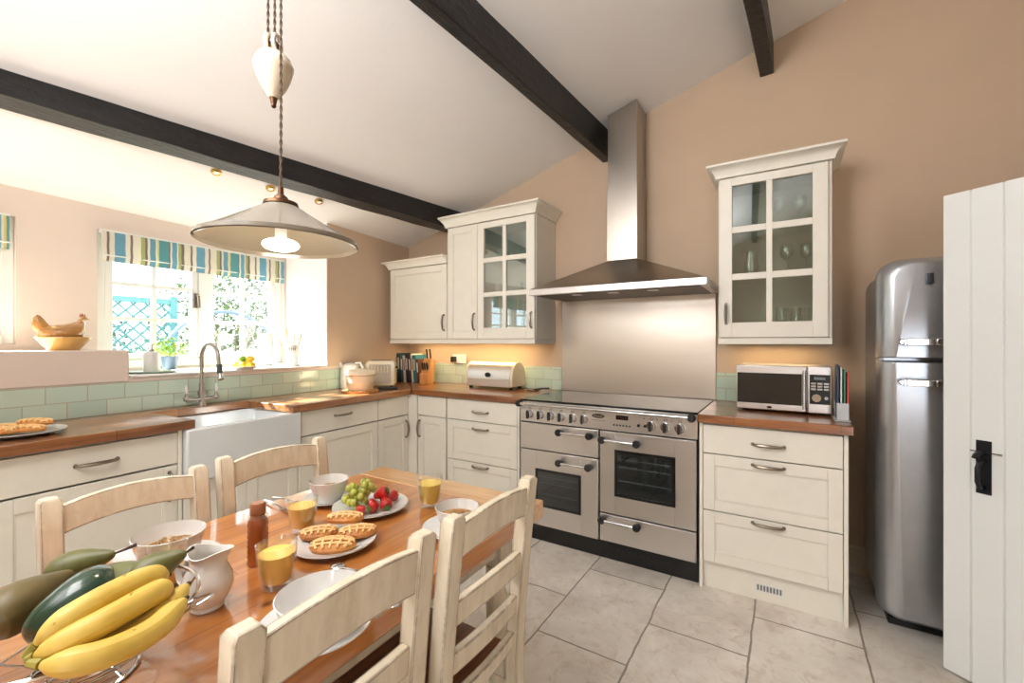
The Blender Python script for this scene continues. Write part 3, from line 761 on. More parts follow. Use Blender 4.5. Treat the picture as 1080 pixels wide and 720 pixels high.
# ------------------------------------------------------------------ dining table
TZ = .745
t = thing('dining_table', 'waxed pine dining table laid for breakfast', 'table', (-1.03,.50,0), math.radians(.8))
TX0, TX1, TY0, TY1 = -.378, .372, -.95, .76
g = G(); g.prism([(TX0,TY0),(TX1,TY0),(TX1,TY1-.12),(TX0,TY1-.12)], TZ-.055, TZ, 'z'); g.make('tabletop', M_pine, t, .004)
g = G(); g.prism([(TX0,TY1-.116),(TX1,TY1-.116),(TX1,TY1),(TX0+.006,TY1),(TX0,TY1-.006)], TZ-.055, TZ, 'z'); g.make('breadboard_end', M_pinex, t, .004)
g = G(); a = .09
g.box(TX0+a,TX1-a,TY1-a-.02,TY1-a,TZ-.15,TZ-.0555); g.box(TX0+a,TX1-a,TY0+a,TY0+a+.02,TZ-.15,TZ-.0555)
g.box(TX0+a,TX0+a+.02,TY0+a+.02,TY1-a-.02,TZ-.15,TZ-.0555); g.box(TX1-a-.02,TX1-a,TY0+a+.02,TY1-a-.02,TZ-.15,TZ-.0555); g.make('apron', M_chair, t, .002)
for x in (TX0+.11, TX1-.11):
    for y in (TY0+.11, TY1-.11):
        g = G(); g.box(x-.035,x+.035,y-.035,y+.035,.56,TZ-.0555)
        g.lathe([(0,0),(.022,0),(.026,.04),(.02,.08),(.032,.30),(.036,.45),(.024,.49),(.036,.52),(.036,.56),(0,.56)], (x,y,0), 24); g.make('leg', M_chair, t, .002)
# ------------------------------------------------------------------ chairs (local: sitter faces -y, back at +y)
def chair(label, loc, rotz, H=.905, lean=.045, W=.185):
    t = thing('dining_chair', label, 'chair', loc, rotz, 'dining chairs')
    pw = .040; pd = .036
    def yb(z): return .17 + (lean*((z-.42)/.5)**1.3 if z > .42 else .03*((.42-z)/.42)**2)
    for s in (-1, 1):
        g = G(); zs = [0,.15,.3,.42,.52,.62,.72,.82,H-.008]; rr = []
        x0, x1 = (s*W, s*(W-pw)) if s < 0 else (W-pw, W)
        for z in zs: rr.append(g.verts([(x0,yb(z),z),(x1,yb(z),z),(x1,yb(z)+pd,z),(x0,yb(z)+pd,z)]))
        y = yb(H)
        rr.append(g.verts([(x0+.006,y+.005,H),(x1-.006,y+.005,H),(x1-.006,y+pd-.005,H),(x0+.006,y+pd-.005,H)]))
        for A, B in zip(rr, rr[1:]):
            for i in range(4): g.face([A[i],A[(i+1)%4],B[(i+1)%4],B[i]])
        g.face(rr[0]); g.face(rr[-1]); g.make('back_post', M_chair, t, .0018)
    xi = W-pw+.002
    def slat(name, zlo, zhi, crown_=.0, th=.020, crl=None):
        g = G(); N = 14; A = []
        crl = crown_ if crl is None else crl
        for i in range(N+1):
            q = -1+2*i/N; x = q*xi; c = (1-q*q); bw = .010*(1-q*q)
            z0 = zlo+crl*c; z1 = zhi+crown_*c
            y0 = yb((zlo+zhi)/2)+.004+bw
            A.append(g.verts([(x,y0,z0),(x,y0+th,z0),(x,y0+th+(yb(z1)-yb(z0)),z1),(x,y0+(yb(z1)-yb(z0)),z1)]))
        for P, Q in zip(A, A[1:]):
            for i in range(4): g.face([P[i],P[(i+1)%4],Q[(i+1)%4],Q[i]])
        g.face(A[0]); g.face(A[-1]); g.make(name, M_chair, t, .0015)
    slat('top_rail', .806, H-.024, .016, .020, .015)
    slat('slat', .655, .710, .006); slat('slat', .545, .592, .004); slat('slat', .455, .492, .0)
    g = G(); g.prism([(-.175,-.20),(.175,-.20),(.165,.168),(-.165,.168)], .415, .437, 'z'); g.make('seat', M_seat, t, .006)
    g = G(); g.box(-.16,.16,-.185,-.165,.35,.414); g.box(-.16,-.14,-.164,.165,.35,.414); g.box(.14,.16,-.164,.165,.35,.414); g.make('seat_rail', M_chair, t, .002)
    for s in (-1, 1):
        g = G(); g.box(s*.158-.019, s*.158+.019, -.198, -.160, 0, .349); g.make('front_leg', M_chair, t, .003)
        g = G(); g.box(s*.158-.009, s*.158+.009, -.16, .169, .16, .19); g.make('stretcher', M_chair, t, .002)
    g = G(); g.box(-.15,.15,-.01,.01,.165,.185); g.make('cross_stretcher', M_chair, t, .002)
    return t
chair('worn cream ladder-back chair nearest the viewer, right side of the table', (-.585-.215+.005,.436,0), -PI/2, .912, W=.176)
chair('worn cream ladder-back chair nearest the range, right side of the table', (-.585-.215-.006,.848,0), -PI/2, W=.174)
chair('worn cream ladder-back chair behind the fruit, by the cabinets', (-1.455+.215,.455,0), PI/2+.03, .895, W=.176)
chair('worn cream ladder-back chair in front of the white sink', (-1.465+.215,.845,0), PI/2+.02, .905)

# ------------------------------------------------------------------ crockery
def plate(label, p, r, name='plate', cat='plate', group=None, mat=None):
    g = G(); g.lathe([(0,.003),(r*.5,.003),(r*.55,.0),(r*.60,.0),(r*.64,.004),(r*.82,.009),(r,.016),(r*.995,.019),(r*.80,.0125),(r*.62,.0075),(0,.0075)], n=48)
    o = g.make(name, mat or M_china, loc=p, label=label, category=cat)
    if group: o['group'] = group
    return o
def bowl(label, p, r=.068, h=.068, fill=None, name='cereal_bowl'):
    t = thing(name, label, 'bowl', p, group='breakfast bowls')
    g = G(); g.lathe([(0,.002),(r*.52,.002),(r*.55,0),(r*.60,0),(r*.63,.006),(r*.80,h*.35),(r*.93,h*.72),(r,h),(r*.975,h+.001),(r*.90,h*.72),(r*.76,h*.36),(r*.55,.010),(0,.008)], n=48); g.make('body', M_china, t)
    if fill:
        g = G(); rnd = random.Random(3)
        g.lathe([(0,h*.62),(r*.4,h*.61),(r*.84,h*.56),(r*.6,h*.2),(0,h*.2)], n=24)
        for i in range(60):
            a = rnd.uniform(0,2*PI); q = math.sqrt(rnd.random())*r*fill
            c = (q*math.cos(a), q*math.sin(a), h*.63+rnd.uniform(0,.006))
            m = Matrix.Translation(c) @ Euler((rnd.uniform(0,3),rnd.uniform(0,3),0)).to_matrix().to_4x4()
            g.box(-.005,.005,-.004,.004,-.0015,.0015,m)
        g.make('muesli', M_muesli, t, kind='stuff')
    return t
P = lambda x, y, z=TZ: zp(x, y, z)
pz = Vector((0,0,.0002))
pl = [('white plate under the cereal bowl behind the fruit bowl', P(180,598), .098), ('white plate under the bowl nearest the sink chair', P(347,529), .078),
      ('white saucer under the bowl by the range-side chair', P(480,560.5), .088), ('white plate under the bowl nearest the viewer', P(334,664), .098)]
for l, p, r in pl: plate(l, p+pz, r, group='plates under the bowls')
bowl('white bowl with muesli behind the fruit bowl', P(179,598)+Vector((0,0,.0082)), .070, .072, .5)
bowl('white bowl with a little muesli near the far left table edge', P(347,529.5)+Vector((0,0,.0082)), .060, .066, .25)
bowl('white bowl on the saucer near the glass of juice at the table end', P(482,559)+Vector((0,0,.0082)), .060, .058, .25)
bowl('large white bowl nearest the viewer, behind the chair rail', P(340,664)+Vector((0,0,.0082)), .078, .060)
plw = plate('white plate holding four waffles', P(353,575)+pz, .102)
plg = plate('white plate with grapes and strawberries', P(391,537)+pz, .112)
def juice(label, p, mat, r=.042, h=.092, lv=.74):
    t = thing('juice_glass', label, 'glass', p+pz, group='glasses of juice')
    rb = r*.76
    R = lambda z: rb+(r-rb)*(z/h)**.8
    g = G(); g.lathe([(0,0),(rb*.9,0),(rb,.004),(R(h*.5),h*.5),(r,h),(r-.0022,h+.0006),(R(h*.5)-.003,h*.5),(rb-.004,.012),(0,.012)], n=40); g.make('tumbler', M_glass, t)
    g = G(); g.lathe([(0,.0125),(rb-.005,.0125),(R(h*.5)-.0034,h*.5),(R(h*lv)-.0030,h*lv),(0,h*lv)], n=40); g.make('juice', mat, t)
juice('tumbler of orange juice nearest the viewer, beside the waffles', P(292,617), M_juice, .041, .090, .78)
juice('tumbler of orange juice between the honey and the far bowl', P(319,559), M_juice, .041, .090, .76)
juice('tumbler of yellow juice at the far end of the table', P(453,533), M_juiceY, .041, .092, .78)
juice('tumbler of juice hidden between the pears and the white jug', P(171,622), M_juice, .043, .094, .45)
# honey bottle
p = P(272,594); t = thing('honey_bottle', 'amber squeezy honey bottle standing behind the near juice glass', 'bottle', p+pz)
pr = [(0,0),(.021,0),(.023,.004)]
for k in range(7): z = .010+k*.0115; pr += [(.0225,z),(.0208,z+.0055)]
pr += [(.0225,.092),(.020,.104),(.015,.112),(.015,.118),(0,.118)]
g = G(); g.lathe(pr, n=32); g.make('bottle', M_honey, t)
g = G(); g.lathe([(0,.1182),(.0165,.1182),(.017,.121),(.0160,.139),(.014,.142),(0,.142)], n=24); g.make('cap', plain('amber_cap',(150,92,60),.35), t)
g = G(); g.lathe([(.0205,.1075),(.0225,.1075),(.0195,.116),(.0175,.116)], n=24, closed=True); g.make('neck_seal', M_glass, t)
# white jug
p = P(219,640); t = thing('milk_jug', 'small white china jug between the fruit bowl and the juice glass', 'jug', p+pz, math.radians(30))
g = G(); n = 40; prof = [(.026,.0),(.028,.003),(.026,.008),(.036,.022),(.0435,.042),(.042,.060),(.034,.078),(.029,.090),(.031,.104),(.034,.112)]
rings = []
for side in (0, 1):
    for r, z in (prof if not side else prof[::-1][:-1]):
        rr = r-(.0028 if side else 0); ring = []
        for i in range(n):
            a = 2*PI*i/n; f = max(0,(z-.075)/.037)
            sp = max(0, math.cos(a))**6*f*.018; wv = .006*f*math.cos(2*a)
            ring.append(((rr+sp)*math.cos(a), (rr)*math.sin(a), z+(wv if f > 0 else 0)+(.003 if side and z < .01 else 0)))
        rings.append(g.verts(ring))
for a, b in zip(rings, rings[1:]):
    for i in range(n): g.face([a[i],a[(i+1)%n],b[(i+1)%n],b[i]])
g.face(rings[0]); g.face(rings[-1]); g.make('body', M_chinag, t)
g = G(); g.tube([(-.030,0,.092),(-.052,0,.094),(-.062,0,.075),(-.056,0,.05),(-.041,0,.036)], .0045, 10, sq=(1.4,.9)); g.make('handle', M_chinag, t)
# waffles
def waffle(label, c, L, W, rz, tilt=0, zoff=0):
    t = thing('waffle', label, 'waffle', c, rot=(tilt,0,rz), group='waffles on the plate')
    H = .024
    g = G(); n = 22; m = 12; top = []; 
    def hh(u, v):
        d = 1-(u*u+v*v); return max(0,d)**.42
    grid = []
    for i in range(n+1):
        row = []
        for j in range(m+1):
            u = -1+2*i/n; v = -1+2*j/m
            # map square to disc
            x = u*math.sqrt(1-v*v/2); y = v*math.sqrt(1-u*u/2)
            e = hh(x,y); gr = 1.0 if (i % 3 == 0 or j % 3 == 0) else .72
            row.append((x*L/2, y*W/2, H*(.35+.65*e*gr) if e > 0 else H*.35))
        grid.append(row)
    T = [g.verts(r) for r in grid]; B = [g.verts([(x*.9,y*.9,0) for x,y,z in r]) for r in grid]
    for i in range(n):
        for j in range(m): g.face([T[i][j],T[i+1][j],T[i+1][j+1],T[i][j+1]]); g.face([B[i][j],B[i][j+1],B[i+1][j+1],B[i+1][j]])
    for i in range(n): g.face([T[i][0],B[i][0],B[i+1][0],T[i+1][0]]); g.face([T[i][m],T[i+1][m],B[i+1][m],B[i][m]])
    for j in range(m): g.face([T[0][j],T[0][j+1],B[0][j+1],B[0][j]]); g.face([T[n][j],B[n][j],B[n][j+1],T[n][j+1]])
    g.make('batter', M_waffle, t)
    g = G()
    def line(u0,v0,u1,v1):
        pts = []
        for k in range(13):
            q = k/12; u = u0+(u1-u0)*q; v = v0+(v1-v0)*q
            x = u*math.sqrt(max(0,1-v*v/2)); y = v*math.sqrt(max(0,1-u*u/2)); pts.append((x*L/2,y*W/2,H*(.35+.65*hh(x,y))+.001))
        g.tube(pts, .0032, 6)
    for k in (-.55,0,.55): line(-.92,k,.92,k)
    for k in (-.75,-.375,0,.375,.75): line(k,-.92,k,.92)
    g.make('ridge', M_waffle_rib, t)
wp = P(353,575)
RV = Vector((C_,S_,0)); FV = Vector((-S_,C_,0))
def onp(base, r, f, z): return base+RV*r+FV*f+Vector((0,0,z))
ra = TH
waffle('golden waffle at the front of the waffle plate', onp(wp,.012,-.040,.010), .112, .064, ra+.12)
waffle('golden waffle at the left of the waffle plate', onp(wp,-.048,.018,.014), .095, .058, ra+.30, -.1)
waffle('golden waffle at the right of the waffle plate', onp(wp,.050,.022,.016), .100, .058, ra+.25, -.1)
waffle('golden waffle resting on top at the back of the plate', onp(wp,.004,.058,.036), .100, .055, ra+.05, -.15)
# grapes and strawberries
gp = P(391,537)
t = thing('grape_bunch', 'bunch of green grapes on the left of the fruit plate', 'grapes', gp+Vector((0,0,.012)))
rnd = random.Random(5); pts = []
tries = 0
while len(pts) < 26 and tries < 4000:
    tries += 1
    r = rnd.uniform(-.085,-.0); f = rnd.uniform(-.045,.055); z = rnd.uniform(.010,.078)
    cx = (r+.035)/.052; cf = (f-.005)/.052; 
    if cx*cx+cf*cf+((z-.01)/.066)**2 > 1: continue
    v = RV*r+FV*f+Vector((0,0,z))
    if all((v-q).length > .0175 for q in pts): pts.append(v)
for v in pts: g = G(); g.ball((0,0,0), (.0105,.0105,.012), 14); g.make('grape', M_grape, t, loc=v)
g = G(); g.tube([RV*-.03+Vector((0,0,.02)), RV*-.03+Vector((0,0,.05)), RV*-.025+FV*.01+Vector((0,0,.088))], .0018, 6); g.make('stalk', plain('grape_stalk',(140,130,80),.7), t)
def strawberry(label, c, r, rz, tx):
    t = thing('strawberry', label, 'strawberry', c, rot=(tx,0,rz), group='strawberries on the fruit plate')
    g = G(); g.lathe([(0,-.021),(.006,-.018),(.013,-.004),(.0155,.006),(.012,.013),(.004,.015),(0,.0145)], n=18); 
    for v in g.b.verts: v.co *= r
    g.make('berry', M_straw, t)
    g = G()
    for k in range(6):
        a = 2*PI*k/6; v = g.verts([(0,0,.0155*r),(.006*math.cos(a-.5)*r,.006*math.sin(a-.5)*r,.017*r),(.014*math.cos(a)*r,.014*math.sin(a)*r,.0165*r),(.006*math.cos(a+.5)*r,.006*math.sin(a+.5)*r,.017*r),(0,0,.018*r)])
        g.face(v[:4]); g.face([v[4],v[1],v[2]]); g.face([v[4],v[2],v[3]])
    g.make('calyx', M_leaf, t)
st = [(.022,-.045,.025,1.0,'at the front centre beside the grapes'),(.052,-.020,.026,1.25,'largest one at the right front'),(.030,.012,.045,1.3,'on top, next to the grapes'),(.058,.030,.030,1.15,'at the right rear'),(-.008,-.060,.022,.95,'at the very front under the grapes'),(.012,-.02,.024,1.0,'in the middle under the others'),(.030,.05,.026,1.1,'at the back behind the grapes')]
for i, (r, f, z, s, w_) in enumerate(st): strawberry('red strawberry '+w_, onp(gp,r,f,z), s, i*1.1, PI/2+.5*math.sin(i*2.1))
# cutlery
def spoon(label, a, b, kind='spoon', zz=.004):
    a = a+Vector((0,0,zz)); b = b+Vector((0,0,zz)); d = (b-a); L = d.length; rz = math.atan2(d.y,d.x)
    g = G(); g.tube([(L*.28+(L*.72)*k/8, 0, .002+.003*math.sin(PI*k/8)) for k in range(9)], lambda q: .003+.0025*q, 8, sq=(1,.5))
    if kind == 'fork':
        g.box(L*.18,L*.29,-.010,.010,-.001,.002)
        for k in range(4): g.box(0,L*.19,-.010+k*.0058,-.0074+k*.0058,-.001,.001)
    else: g.ball((L*.14,0,.001),(L*.15,.016,.005),18)
    g.make(kind, M_chrome, loc=a, rotz=rz, label=label, category=kind)
spoon('steel spoon lying beside the large near bowl', P(351,597), P(392,612))
spoon('steel spoon end at the table edge, nearer the viewer', P(400,652), P(352,625))
spoon('steel spoon end at the table edge, just beyond its neighbour', P(419,642), P(384,612))
spoon('steel fork left of the far orange juice', P(306,541), P(286,529)-RV*.02, 'fork')
spoon('steel spoon lying across the plate edge at the far left of the table', P(318,533)+Vector((0,0,.002)), P(288,527))
# ------------------------------------------------------------------ fruit basket
BC = zd(83,0,.67); BC.z = TZ
t = thing('fruit_basket', 'chrome wire fruit basket on the near end of the table', 'basket', BC+pz)
g = G(); N = 40
def circ(r, z, n=N): return [(r*math.cos(2*PI*i/n), r*math.sin(2*PI*i/n), z) for i in range(n)]
g.tube(circ(.150,.098), .0032, 8, closed=True); g.make('rim', M_chrome, t)
g = G(); g.tube(circ(.072,.003), .0030, 8, closed=True); g.make('base_ring', M_chrome, t)
g = G()
for r, z in ((.125,.06),(.095,.038),(.05,.026)): g.tube(circ(r,z,28), .0016, 6, closed=True)
g.make('hoop', M_chrome, t)
for k in range(10):
    a = 2*PI*k/10+.2; g = G()
    g.tube([(r*math.cos(a), r*math.sin(a), z) for r, z in ((.150,.092),(.140,.076),(.120,.056),(.090,.036),(.05,.026),(.02,.024))], .0018, 6); g.make('spoke', M_chrome, t)
for k in range(3):
    a = 2*PI*k/3+.5; g = G(); g.tube([(r*math.cos(a), r*math.sin(a), z) for r, z in ((.05,.026),(.06,.014),(.072,.003))], .002, 6); g.make('foot_wire', M_chrome, t)
for a in (.75, PI+.75):
    g = G(); c = Vector((math.cos(a), math.sin(a), 0)); s = Vector((-math.sin(a), math.cos(a), 0))
    g.tube([c*.150+s*-.022+Vector((0,0,.092)), c*.178+s*-.010+Vector((0,0,.104)), c*.185+Vector((0,0,.107)), c*.178+s*.010+Vector((0,0,.104)), c*.150+s*.022+Vector((0,0,.092))], .002, 8); g.make('handle', M_chrome, t)
def spline(pts, n=24):
    pts = [Vector(p) for p in pts]; out = []; Q = [pts[0]*2-pts[1]]+pts+[pts[-1]*2-pts[-2]]; m = len(pts)-1
    for k in range(n+1):
        q = k/n*m; i = min(int(q), m-1); u = q-i; a, b, c, d = Q[i:i+4]
        out.append(.5*((2*b)+(c-a)*u+(2*a-5*b+4*c-d)*u*u+(3*b-a-3*c+d)*u**3))
    return out
def banana(label, pix, r=.0175):
    P_ = spline([zd(*q) for q in pix], 26); c = P_[13].copy()
    t = thing('banana', label, 'banana', c, group='bananas in the fruit basket'); P_ = [p-c for p in P_]
    def R(q):
        if q < .16: return .0045+.003*(q/.16)
        return max(.004, r*min(1, ((q-.10)/.22))**.6*(min(1,(1.0-q)/.13)**.55 if q < 1 else .25))
    a = P_[:4]; b = P_[3:]
    N_ = len(P_)-1
    g = G(); g.tube(b, lambda q: R(3/N_+q*(N_-3)/N_), 6); o = g.make('peel', M_banana, t)
    md = o.modifiers.new('s','SUBSURF'); md.levels = 2; md.render_levels = 2
    g = G(); g.tube(a, lambda q: R(q*3/N_), 8); g.make('stem', M_bantip, t)
    g = G(); e = P_[-1]; d = (P_[-1]-P_[-3]).normalized(); g.cyl(e-d*.004, e+d*.004, .0042, .003, 8); g.make('tip', M_bantipd, t)
banana('uppermost banana, curving over the dark green fruit', [(26,693,.545),(55,664,.56),(104,633,.605),(150,611,.655),(177,606,.695)], .0205)
banana('second banana from the top, in the middle of the hand', [(27,696,.540),(52,685,.55),(110,655,.585),(158,628,.64),(181,618,.675)], .0210)
banana('banana lying behind the frontmost one, its tip at the basket rim', [(29,698,.545),(70,695,.565),(125,675,.60),(170,648,.645),(198,616,.70)], .0200)
banana('frontmost and lowest banana of the hand', [(30,699,.535),(62,700,.535),(112,689,.56),(162,664,.61),(196,631,.665)], .0210)
def fruit_axis(name, label, cat, a, b, prof, mat, grp=None, stem=None, flat=1):
    """lathed fruit from point a to point b; prof in (radius, fraction)"""
    d = b-a; L = d.length; q = d.to_track_quat('Z','Y')
    t = thing(name, label, cat, a); t.rotation_mode = 'QUATERNION'; t.rotation_quaternion = q
    if grp: t['group'] = grp
    g = G(); g.lathe([(r, f*L) for r, f in prof], n=28)
    for v in g.b.verts:      # gentle natural bend
        f = v.co.z/L; v.co.x += .010*math.sin(PI*f)*flat
    o = g.make('flesh', mat, t); md = o.modifiers.new('s','SUBSURF'); md.levels = 1; md.render_levels = 1
    if stem:
        g = G(); g.tube([(0,0,L*.985),(.001,0,L+stem*.5),(.004,0,L+stem)], lambda q: .0018+.0014*q, 8); g.make('stem', M_stem, t)
    return t
PR = lambda r: [(0,0),(r*.35,.004),(r*.75,.06),(r*.97,.20),(r,.34),(r*.88,.52),(r*.62,.70),(r*.42,.84),(r*.30,.93),(r*.16,.985),(0,.995)]
EL = lambda r: [(0,0),(r*.35,.012),(r*.70,.09),(r*.92,.24),(r,.42),(r*.97,.62),(r*.78,.80),(r*.48,.92),(r*.2,.985),(0,1)]
fruit_axis('papaya', 'large glossy dark green fruit under the bananas', 'fruit', zd(30,678,.61), zd(118,597,.71), EL(.040), M_mango, flat=-1.4)
fruit_axis('pear', 'brownish green pear cut off by the left edge of the photo', 'pear', zd(-14,664,.62), zd(78,603,.74), PR(.037), M_pearb, 'pears in the fruit basket')
fruit_axis('pear', 'green pear at the back of the basket with a long dark stem', 'pear', zd(48,611,.75), zd(122,583,.79), PR(.030), M_pear, 'pears in the fruit basket', .030)
fruit_axis('pear', 'green pear half hidden in the middle behind the bananas', 'pear', zd(160,612,.70), zd(100,602,.76), PR(.029), M_pear, 'pears in the fruit basket')
fruit_axis('pear', 'green pear at the right rear, its stem pointing towards the white jug', 'pear', zd(138,617,.69), zd(197,582,.73), PR(.027), M_pear, 'pears in the fruit basket', .010)

# ------------------------------------------------------------------ pendant lamp
PC = Vector((-1.11,.643,0))
t = thing('pendant_lamp', 'rise-and-fall pendant lamp with a conical opal glass shade over the table', 'lamp', PC+Vector((0,0,1.5)))
def off(r, f, z): return RV*r+FV*f+Vector((0,0,z-1.5))
g = G(); sz = 1.515-1.5
prof = [(.186,.004),(.190,.0),(.188,.010),(.150,.030),(.100,.060),(.040,.098),(.036,.106)]
inner = [(r-.003, z-.002) for r, z in prof[::-1]][:-1]
g.lathe(prof+inner, (0,0,sz), 64, closed=True); g.make('shade', M_shade, t)
g = G(); g.lathe([(0,.150),(.006,.148),(.007,.130),(.016,.122),(.018,.116),(.040,.108),(.042,.100),(.040,.098),(0,.098)], (0,0,sz), 32); g.make('gallery_cap', M_bronze, t)
g = G(); g.ball((0,0,sz-.002), (.044,.044,.017), 24); b_ = g.make('bulb', M_bulb, t)
g = G(); g.cyl((0,0,sz+.014),(0,0,sz+.097),.014,None,16); g.make('lamp_holder', M_whitep, t)
ztop = cz(-1.11)-.005
def cord(pts, name='cord', r=.0035):
    g = G(); n = 90; P_ = []
    a, b = Vector(pts[0]), Vector(pts[1])
    for s in (0, PI):
        q = []
        for k in range(n*2+1):
            f = k/(n*2); c = a+(b-a)*f; th = f*(b-a).length/.022*2*PI/2+s
            q.append(c+Vector((math.cos(th),math.sin(th),0))*r*.55)
        g.tube(q, r*.62, 5)
    return g.make(name, M_rope, t)
cord([off(0,0,1.662), off(0,0,ztop)])
cord([off(-.064,.055,2.08), off(-.064,.055,ztop)]); cord([off(-.046,.055,2.08), off(-.046,.055,ztop)])
wc = off(-.049,.055,1.925)
g = G(); g.lathe([(0,0),(.012,.0),(.018,.008),(.031,.028),(.042,.054),(.0475,.074),(.0495,.080),(.0500,.088),(.047,.094),(.043,.106),(.032,.118),(.016,.126),(0,.127)], tuple(wc), 36); wt_ = g.make('counterweight', M_ceramic, t)
g = G(); 
for q in (-.010,.010):
    c = wc+RV*q+Vector((0,0,.146)); 
    g.tube([c+RV*0+Vector((0,0,0))+ (FV*.020*math.cos(a)+Vector((0,0,.024))*math.sin(a)) for a in [2*PI*i/20 for i in range(20)]], .0055, 8, closed=True)
g.make('pulley', M_ceramic, wt_)
g = G(); g.cyl(wc+Vector((0,0,-.018)), wc+Vector((0,0,.002)), .006, .010, 12); g.ball(tuple(wc+Vector((0,0,-.020))), .007, 12); g.make('finial', M_bronze, wt_)
g = G(); g.box(-.014,.014,-.012,.012,.124,.148, Matrix.Translation(wc) @ Matrix.Rotation(TH,4,'Z')); g.make('pulley_yoke', M_bronze, wt_)
g = G(); g.lathe([(0,0),(.06,0),(.06,-.02),(.045,-.04),(0,-.045)], tuple(off(-.025,.03,ztop+.005)), 24); g.make('ceiling_rose', M_ceramic, t)

# downlights behind the beam
for i, (x, y) in enumerate(((-2.778,1.228),(-2.776,1.539),(-2.762,1.869))):
    t = thing('ceiling_spotlight', ['leftmost','middle','rightmost'][i]+' of the three small brass spotlights beyond the long black beam', 'spotlight', (x,y,cz(x)), rot=(0,-math.atan(.295),0), group='brass ceiling spotlights')
    g = G(); g.lathe([(.0,-.001),(.026,-.001),(.028,-.012),(.023,-.022),(.019,-.022),(.018,-.008),(0,-.008)], n=24); g.make('ring', M_brass, t)
    g = G(); g.lathe([(0,-.0085),(.017,-.0085),(.015,-.016),(0,-.018)], n=20); g.make('lamp', emis('spot_lamp_glow%d'%i,(255,240,215),1.2), t)

# ------------------------------------------------------------------ tap
t = thing('kitchen_tap', 'tall brushed steel pull-out tap with two white levers behind the sink', 'tap', lw(1.19,-.068,.895), LR)
g = G(); g.cyl((0,0,0),(0,0,.018),.024,.020,24); g.cyl((0,0,.018),(0,0,.13),.015,.014,20)
g.cyl((0,0,.06),(0,0,.085),.020,.020,20); g.make('body', M_brnick, t)
g = G(); pts = [(0,0,.11),(0,0,.20),(0,0,.275)] + [(0,-.085+.085*math.cos(a),.275+.080*math.sin(a)) for a in [PI*k/14 for k in range(1,14)]] + [(0,-.172,.27),(0,-.178,.24)]
g.tube(pts, .0105, 16); g.make('spout', M_brnick, t)
g = G(); g.tube([(0,-.178,.242),(0,-.184,.20),(0,-.186,.192)], .0145, 16); sp = g.make('spray_head', plain('grey_rubber_grip',(70,74,78),.45), t)
g = G(); g.tube([(0,-.186,.193),(0,-.190,.170),(0,-.196,.158)], lambda q: .012+.004*q, 16); g.make('nozzle', M_chrome, sp)
for s in (-1, 1):
    g = G(); g.tube([(0,0,.040),(s*.035,0,.040),(s*.075,0,.044)], .010, 12); g.ball((s*.078,0,.045),.016,14); g.cyl((s*.078,0,.045),(s*.078,0,.075),.009,.007,12); a_ = g.make('valve_arm', M_brnick, t)
    g = G(); g.tube([(s*.078,0,.072),(s*.079,.001,.095),(s*.078,.002,.120)], lambda q: .006+.004*math.sin(PI*q), 12); g.make('lever', M_china, a_)

# ------------------------------------------------------------------ sill and ledge items
def sill(x, y): return zp(x, y, ZS)+Vector((0,0,.0003))
# tray + soap
p = sill(160,393); g = G(); g.lathe([(0,0),(.10,0),(.118,.010),(.116,.012),(.098,.004),(0,.004)], n=40); 
tr = g.make('tray', M_traym, loc=p, label='round pale green tray on the window sill under the soap bottle', category='tray')
t = thing('soap_dispenser', 'white pump soap bottle on the green tray', 'soap dispenser', p+Vector((0,0,.0045)))
g = G(); g.lathe([(0,0),(.034,0),(.037,.004),(.036,.105),(.030,.115),(.012,.119),(0,.119)], n=32); g.make('bottle', M_china, t)
g = G(); g.cyl((0,0,.119),(0,0,.130),.012); g.cyl((0,0,.13),(0,0,.150),.004); g.cyl((0,0,.150),(0,0,.158),.009); g.tube([(0,0,.155),(.02,-.012,.156),(.034,-.02,.150)],.004,8); g.make('pump', M_brnick, t)
# potted herb
p = sill(179,389.5); t = thing('potted_herb', 'bushy green herb in a slate blue pot on the window sill', 'plant', p)
g = G(); g.lathe([(0,0),(.034,0),(.046,.082),(.048,.085),(.042,.085),(.034,.06),(0,.06)], n=32); g.make('pot', M_pot, t)
g = G(); g.lathe([(0,.0605),(.033,.0605),(.040,.076),(0,.078)], n=20); g.make('soil', plain('potting_soil',(60,44,34),.9), t)
g = G(); rnd = random.Random(11)
def leaf(g, c, d, L, w):
    d = d.normalized(); s = d.cross(Vector((0,0,1)));
    if s.length < .1: s = Vector((1,0,0))
    s.normalize(); u = s.cross(d)
    v = g.verts([c, c+d*L*.35+s*w+u*w*.25, c+d*L*.75+s*w*.7+u*w*.15, c+d*L-u*w*.3, c+d*L*.75-s*w*.7+u*w*.15, c+d*L*.35-s*w+u*w*.25, c+d*L*.5])
    g.face([v[0],v[1],v[6]]); g.face([v[1],v[2],v[6]]); g.face([v[2],v[3],v[6]]); g.face([v[3],v[4],v[6]]); g.face([v[4],v[5],v[6]]); g.face([v[5],v[0],v[6]])
for i in range(420):
    a = rnd.uniform(0,2*PI); q = math.sqrt(rnd.random())*.088; z = .085+.115*rnd.random()*(1-.45*(q/.088)**2)
    c = Vector((q*math.cos(a), q*math.sin(a), z)); d = Vector((math.cos(a)*rnd.uniform(.2,1), math.sin(a)*rnd.uniform(.2,1), rnd.uniform(-.1,.9)))
    leaf(g, c, d, rnd.uniform(.016,.028), rnd.uniform(.005,.009))
g.make('foliage', M_foliage, t, smooth=False)
g = G()
for i in range(18): a = rnd.uniform(0,2*PI); q = rnd.uniform(0,.02); g.tube([(q*math.cos(a),q*math.sin(a),.07),(3*q*math.cos(a),3*q*math.sin(a),.15)],.0012,5)
g.make('stems', M_leaf, t)
